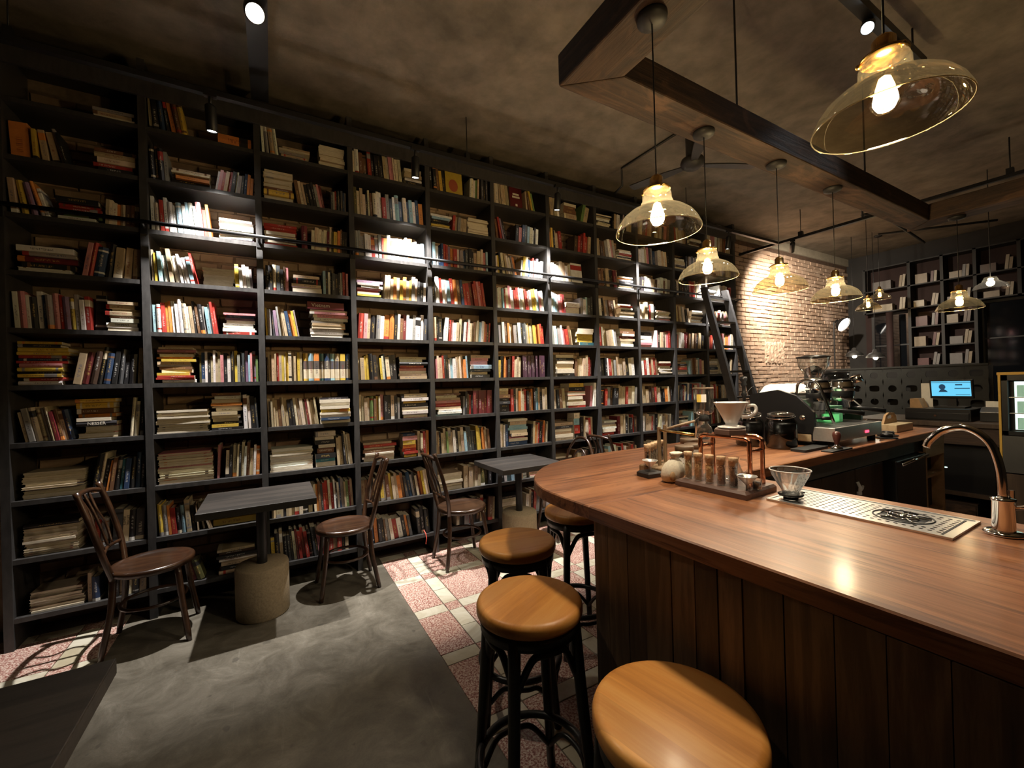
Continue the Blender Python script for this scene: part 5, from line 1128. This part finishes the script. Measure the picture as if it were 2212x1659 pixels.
# ================================================================ far room
sc = thing('perforated_screen', 'dark metal screen with rounded holes standing before the back wall', 'screen', (8.0, 2.5, 0))
mb = MB(); cy0, n_c, cwid = 3.75, 10, .215
def holes(y, z, w, h, kind):
    sq_ = [(y-w/2, z-h/2), (y, z-h/2), (y+w/2, z-h/2), (y+w/2, z), (y+w/2, z+h/2), (y, z+h/2), (y-w/2, z+h/2), (y-w/2, z)]
    m = 16; r = .050
    outer = []
    for i in range(m):
        a = 2*PI*i/m; ca, sa = math.cos(a), math.sin(a); k = max(abs(ca)/(w/2), abs(sa)/(h/2)); outer.append((y+ca/k, z+sa/k))
    inner = []
    for i in range(m):
        a = 2*PI*i/m; ca, sa = math.cos(a), math.sin(a)
        if kind: k = (abs(ca)**5+abs(sa)**5)**.2; inner.append((y+.062*ca/k, z+.046*sa/k))
        else: inner.append((y+r*ca, z+r*sa))
    for x in (8.0, 8.012): mb.add([(x, p, q) for p, q in outer+inner], [(i, (i+1) % m, m+(i+1) % m, m+i) for i in range(m)])
    mb.add([(8.0, p, q) for p, q in inner]+[(8.012, p, q) for p, q in inner], [(i, (i+1) % m, m+(i+1) % m, m+i) for i in range(m)])
for i in range(n_c):
    for j in range(3): holes(cy0-i*cwid-cwid/2, 1.46-j*.20, cwid, .20, (i+j) % 2)
mb.box((8.0, cy0-n_c*cwid, 0), (8.012, cy0, .96)); part(mb, 'panel', 'screen_metal', sc, world=True); part(MB().box((8.20, cy0-n_c*cwid, 0), (8.22, cy0, 1.56)), 'added_dark_sheet', 'back_shelf_black', sc, world=True); part(MB().box((7.99, cy0-n_c*cwid, 1.56), (8.022, cy0, 1.585)), 'top_edge', 'screen_metal', sc, world=True)  # black sheet behind the panel is added to make the holes look dark
# back shelves against the right wall
bk2 = thing('back_bookcase', 'dark bookcase with reddish back on the far right wall', 'bookcase', (9.9, 2.4, 0))
part(MB().box((10.06, .2, 1.0), (10.09, 3.6, 3.5)), 'back_board', 'red_back', bk2, world=True)
YS = [3.52, 2.88, 2.46, 2.08, 1.62, 1.15, .70, .25]
for y in YS: part(MB().box((9.80, y-.02, 2.62 if y > 3 or y < 2 else 1.0), (10.06, y+.02, 3.46)), 'upright', 'back_shelf_black', bk2, world=True)
for z in (3.46, 3.04, 2.64): part(MB().box((9.80, .25, z-.02), (10.06, 3.52, z)), 'shelf', 'back_shelf_black', bk2, world=True)
for z in (2.30, 1.95, 1.62, 1.28):
    part(MB().box((9.80, 2.48, z-.02), (10.06, 2.86, z)), 'shelf', 'back_shelf_black', bk2, world=True); part(MB().box((9.80, 2.10, z-.02), (10.06, 2.44, z)), 'shelf', 'back_shelf_black', bk2, world=True)
rn = random.Random(5); cols = ['c', 'c', 't', 't', 'b', 'e', 't', 'm']
NBK = 0
def back_book(y, z, w, h, ch, tilt=0):
    vs = MB().box((0, -w/2, 0), (.12, w/2, h), Matrix.Translation((9.86, y, z+.001+(.0035 if tilt else 0))) @ Matrix.Rotation(R(tilt), 4, 'X'))
    me = book_mesh('back_book', vs.v, vs.f, [tuple(x*.42 for x in PAL[ch])]*6, [False]*6, [(0, 0, 0)]*6, [0]*6, [None]*6, 'book_cover'); return me  # palette darkened: the far room's dimness is put into the book colours
cells = [(YS[i], YS[i+1], z, i) for i in range(7) for z in (3.04, 2.64)]+[(YS[i], YS[i+1], z, i) for i in (1, 2) for z in (2.30, 1.95, 1.62, 1.28)]
BAYN = ['leftmost', 'second', 'third', 'fourth', 'fifth', 'sixth', 'seventh']; ROWN = {3.04: 'top', 2.64: 'second', 2.30: 'third', 1.95: 'fourth', 1.62: 'fifth', 1.28: 'lowest'}
for ya, yb, z, i in cells:
    w = ya-yb-.06; bw = w*rn.uniform(.38, .50); ch = rn.choice(cols); bh = rn.uniform(.10, .18); yc = ya-.03-bw/2-rn.uniform(0, w*.15)
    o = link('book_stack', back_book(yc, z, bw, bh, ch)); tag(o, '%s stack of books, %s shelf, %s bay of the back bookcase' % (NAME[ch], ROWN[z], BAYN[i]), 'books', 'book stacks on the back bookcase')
    bw2 = .035; tl = rn.uniform(3, 8)
    for k in range(2):
        ch = rn.choice(cols); y = yb+.05+k*(bw2+.006)+bw2/2+.03
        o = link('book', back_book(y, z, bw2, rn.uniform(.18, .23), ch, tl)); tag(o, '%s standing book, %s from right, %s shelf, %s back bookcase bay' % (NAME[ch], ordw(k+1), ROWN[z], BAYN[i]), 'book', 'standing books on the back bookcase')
# dark glazing in the right wall
for n, (ya, yb, za, zb) in enumerate(((3.46, 2.92, 1.0, 2.58), (2.04, -1.0, .2, 2.58)), 1):
    wn = struct(MB().box((10.045, yb, za), (10.055, ya, zb)), 'window_%d' % n, 'night_glass')
    f = MB().box((10.03, yb-.04, zb), (10.06, ya+.04, zb+.04)).box((10.03, yb-.04, za-.04), (10.06, ya+.04, za)).box((10.03, ya, za), (10.06, ya+.04, zb)).box((10.03, yb-.04, za), (10.06, yb, zb)).box((10.03, yb, 2.0), (10.056, ya, 2.025) if n == 1 else (10.056, ya, 2.02))
    part(f, 'window_frame', 'black_metal', wn)
solo(MB().tube([(9.75, 3.14, 0), (9.75, 3.14, 2.6)], .05, 12), 'copper_pipe', 'red_back', 'reddish brown vertical pipe beside the dark back window', 'pipe')
# standing lamp by the brick wall
fl2 = thing('wall_lamp', 'thin gooseneck lamp with glowing round head before the brick wall', 'lamp', (9.05, 3.72, 0))
part(MB().lathe([(.0001, 0), (.12, 0), (.12, .02), (.0001, .03)], 24, (9.05, 3.72, 0)), 'foot', 'black_metal', fl2, world=True)
part(MB().tube(spline([(9.05, 3.72, .02), (9.05, 3.72, 1.3), (9.05, 3.72, 2.35), (9.08, 3.71, 2.47), (9.15, 3.70, 2.51), (9.22, 3.69, 2.49)], 6), .012, 8), 'stem', 'black_metal', fl2, world=True)
xf = aimxf((9.17, 3.62, 2.42), (9.05, 3.0, 2.05))
part(MB().lathe([(.13, -.02), (.13, .0), (.11, .05), (.06, .10), (.03, .13)], 26, xf=xf, cap=False), 'shade', 'black_metal', fl2, world=True); part(MB().lathe([(.0001, .0), (.122, .0)], 26, xf=xf, cap=False), 'glowing_face', 'lamp_face', fl2, world=True)
spot('wall_lamp_light', (9.16, 3.60, 2.40), (9.05, 3.0, 1.9), 6, 120, .8, (1, .9, .75), .08, fl2)
# two black dome lamps low in the far room
for i, (x, y, z) in enumerate(((8.5, 3.21, 1.80), (8.55, 2.945, 1.755))):
    o = thing('dome_lamp', 'black dome lamp with bright bulb in the far room, %s of two' % ('left', 'right')[i], 'pendant lamp', (x, y, z), 0, 'black dome lamps in the far room')
    part(MB().lathe([(.125, -.0), (.118, .03), (.08, .07), (.04, .09), (.03, .13), (.0001, .14)], 28, cap=False), 'shade', 'back_shelf_black', o); part(MB().sphere((0, 0, -.005), .032, 12, 8), 'bulb', 'bulb_core', o); part(MB().tube([(0, 0, .15), (0, 0, ZC-z)], .004, 6), 'cord', 'black_metal', o)
    point('dome_light', (0, 0, -.05), 2.5, C_WARM, .04, o)
o = thing('clear_pendant', 'small clear glass pendant high before the back shelves', 'pendant lamp', (7.2, 1.405, 2.42)); part(MB().lathe([(.15, 0), (.13, .05), (.07, .09), (.05, .14)], 28, cap=False), 'shade', 'glass_clear', o); part(MB().sphere((0, 0, .07), .035, 12, 8), 'bulb', 'bulb_core', o); part(MB().tube([(0, 0, .14), (0, 0, ZC-2.42)], .004, 6), 'cord', 'black_metal', o)
point('clear_pendant_light', (0, 0, .0), 2, C_WARM, .03, o)
# ceiling pipes in the far room
solo(MB().tube([(6.43, 2.19, 3.5), (8.8, 2.39, 3.5)], .018, 8), 'ceiling_pipe', 'dark_cast', 'long dark pipe under the ceiling beyond the beam', 'pipe')
solo(MB().tube([(7.76, 2.60, 3.53), (8.6, 1.60, 3.53)], .016, 8), 'ceiling_pipe', 'dark_cast', 'short dark pipe under the ceiling before the back shelves', 'pipe')
# slender black stand behind the espresso machine
bs2 = thing('turned_stand', 'slender black turned stand with a thin curved arm behind the espresso machine', 'stand', (2.985, 1.80, Z))
part(MB().lathe([(.0001, 0), (.045, 0), (.047, .008), (.018, .02), (.010, .05), (.010, .28), (.020, .30), (.012, .32), (.012, .36), (.022, .375), (.014, .39), (.024, .405), (.024, .43), (.0001, .435)], 18), 'post', 'black_plastic', bs2)
part(MB().tube(spline([(.005, 0, .24), (.04, 0, .31), (.11, 0, .355), (.18, 0, .345), (.20, 0, .31)], 5), .0025, 6), 'arm', 'black_metal', bs2)
part(MB().sphere((.20, 0, .30), .03, 14, 10, (.7, .35, 1.1)), 'oval_head', 'black_plastic', bs2)
# rough scar in the brickwork
mb = MB(); vs = []; fs = []; rn = random.Random(3); nx_, nz_ = 18, 12
for i in range(nx_+1):
    for j in range(nz_+1):
        u, v = i/nx_, j/nz_; e = min(u, 1-u, v, 1-v); ed = .02 if 0 < i < nx_ and 0 < j < nz_ else 0
        vs.append((7.06+u*.62+rn.uniform(-.012, .012), YW-.006-min(1, e*7)*.016-(rn.uniform(0, .014) if ed else 0)-.006*math.sin(u*40), 1.69+v*.39+rn.uniform(-.012, .012)))
for i in range(nx_):
    for j in range(nz_): q = i*(nz_+1)+j; fs.append((q, q+nz_+1, q+nz_+2, q+1))
mb.add(vs, fs, False); part(mb, 'rough_patch', 'brick', wf, 'rough chiselled patch in the brick wall')
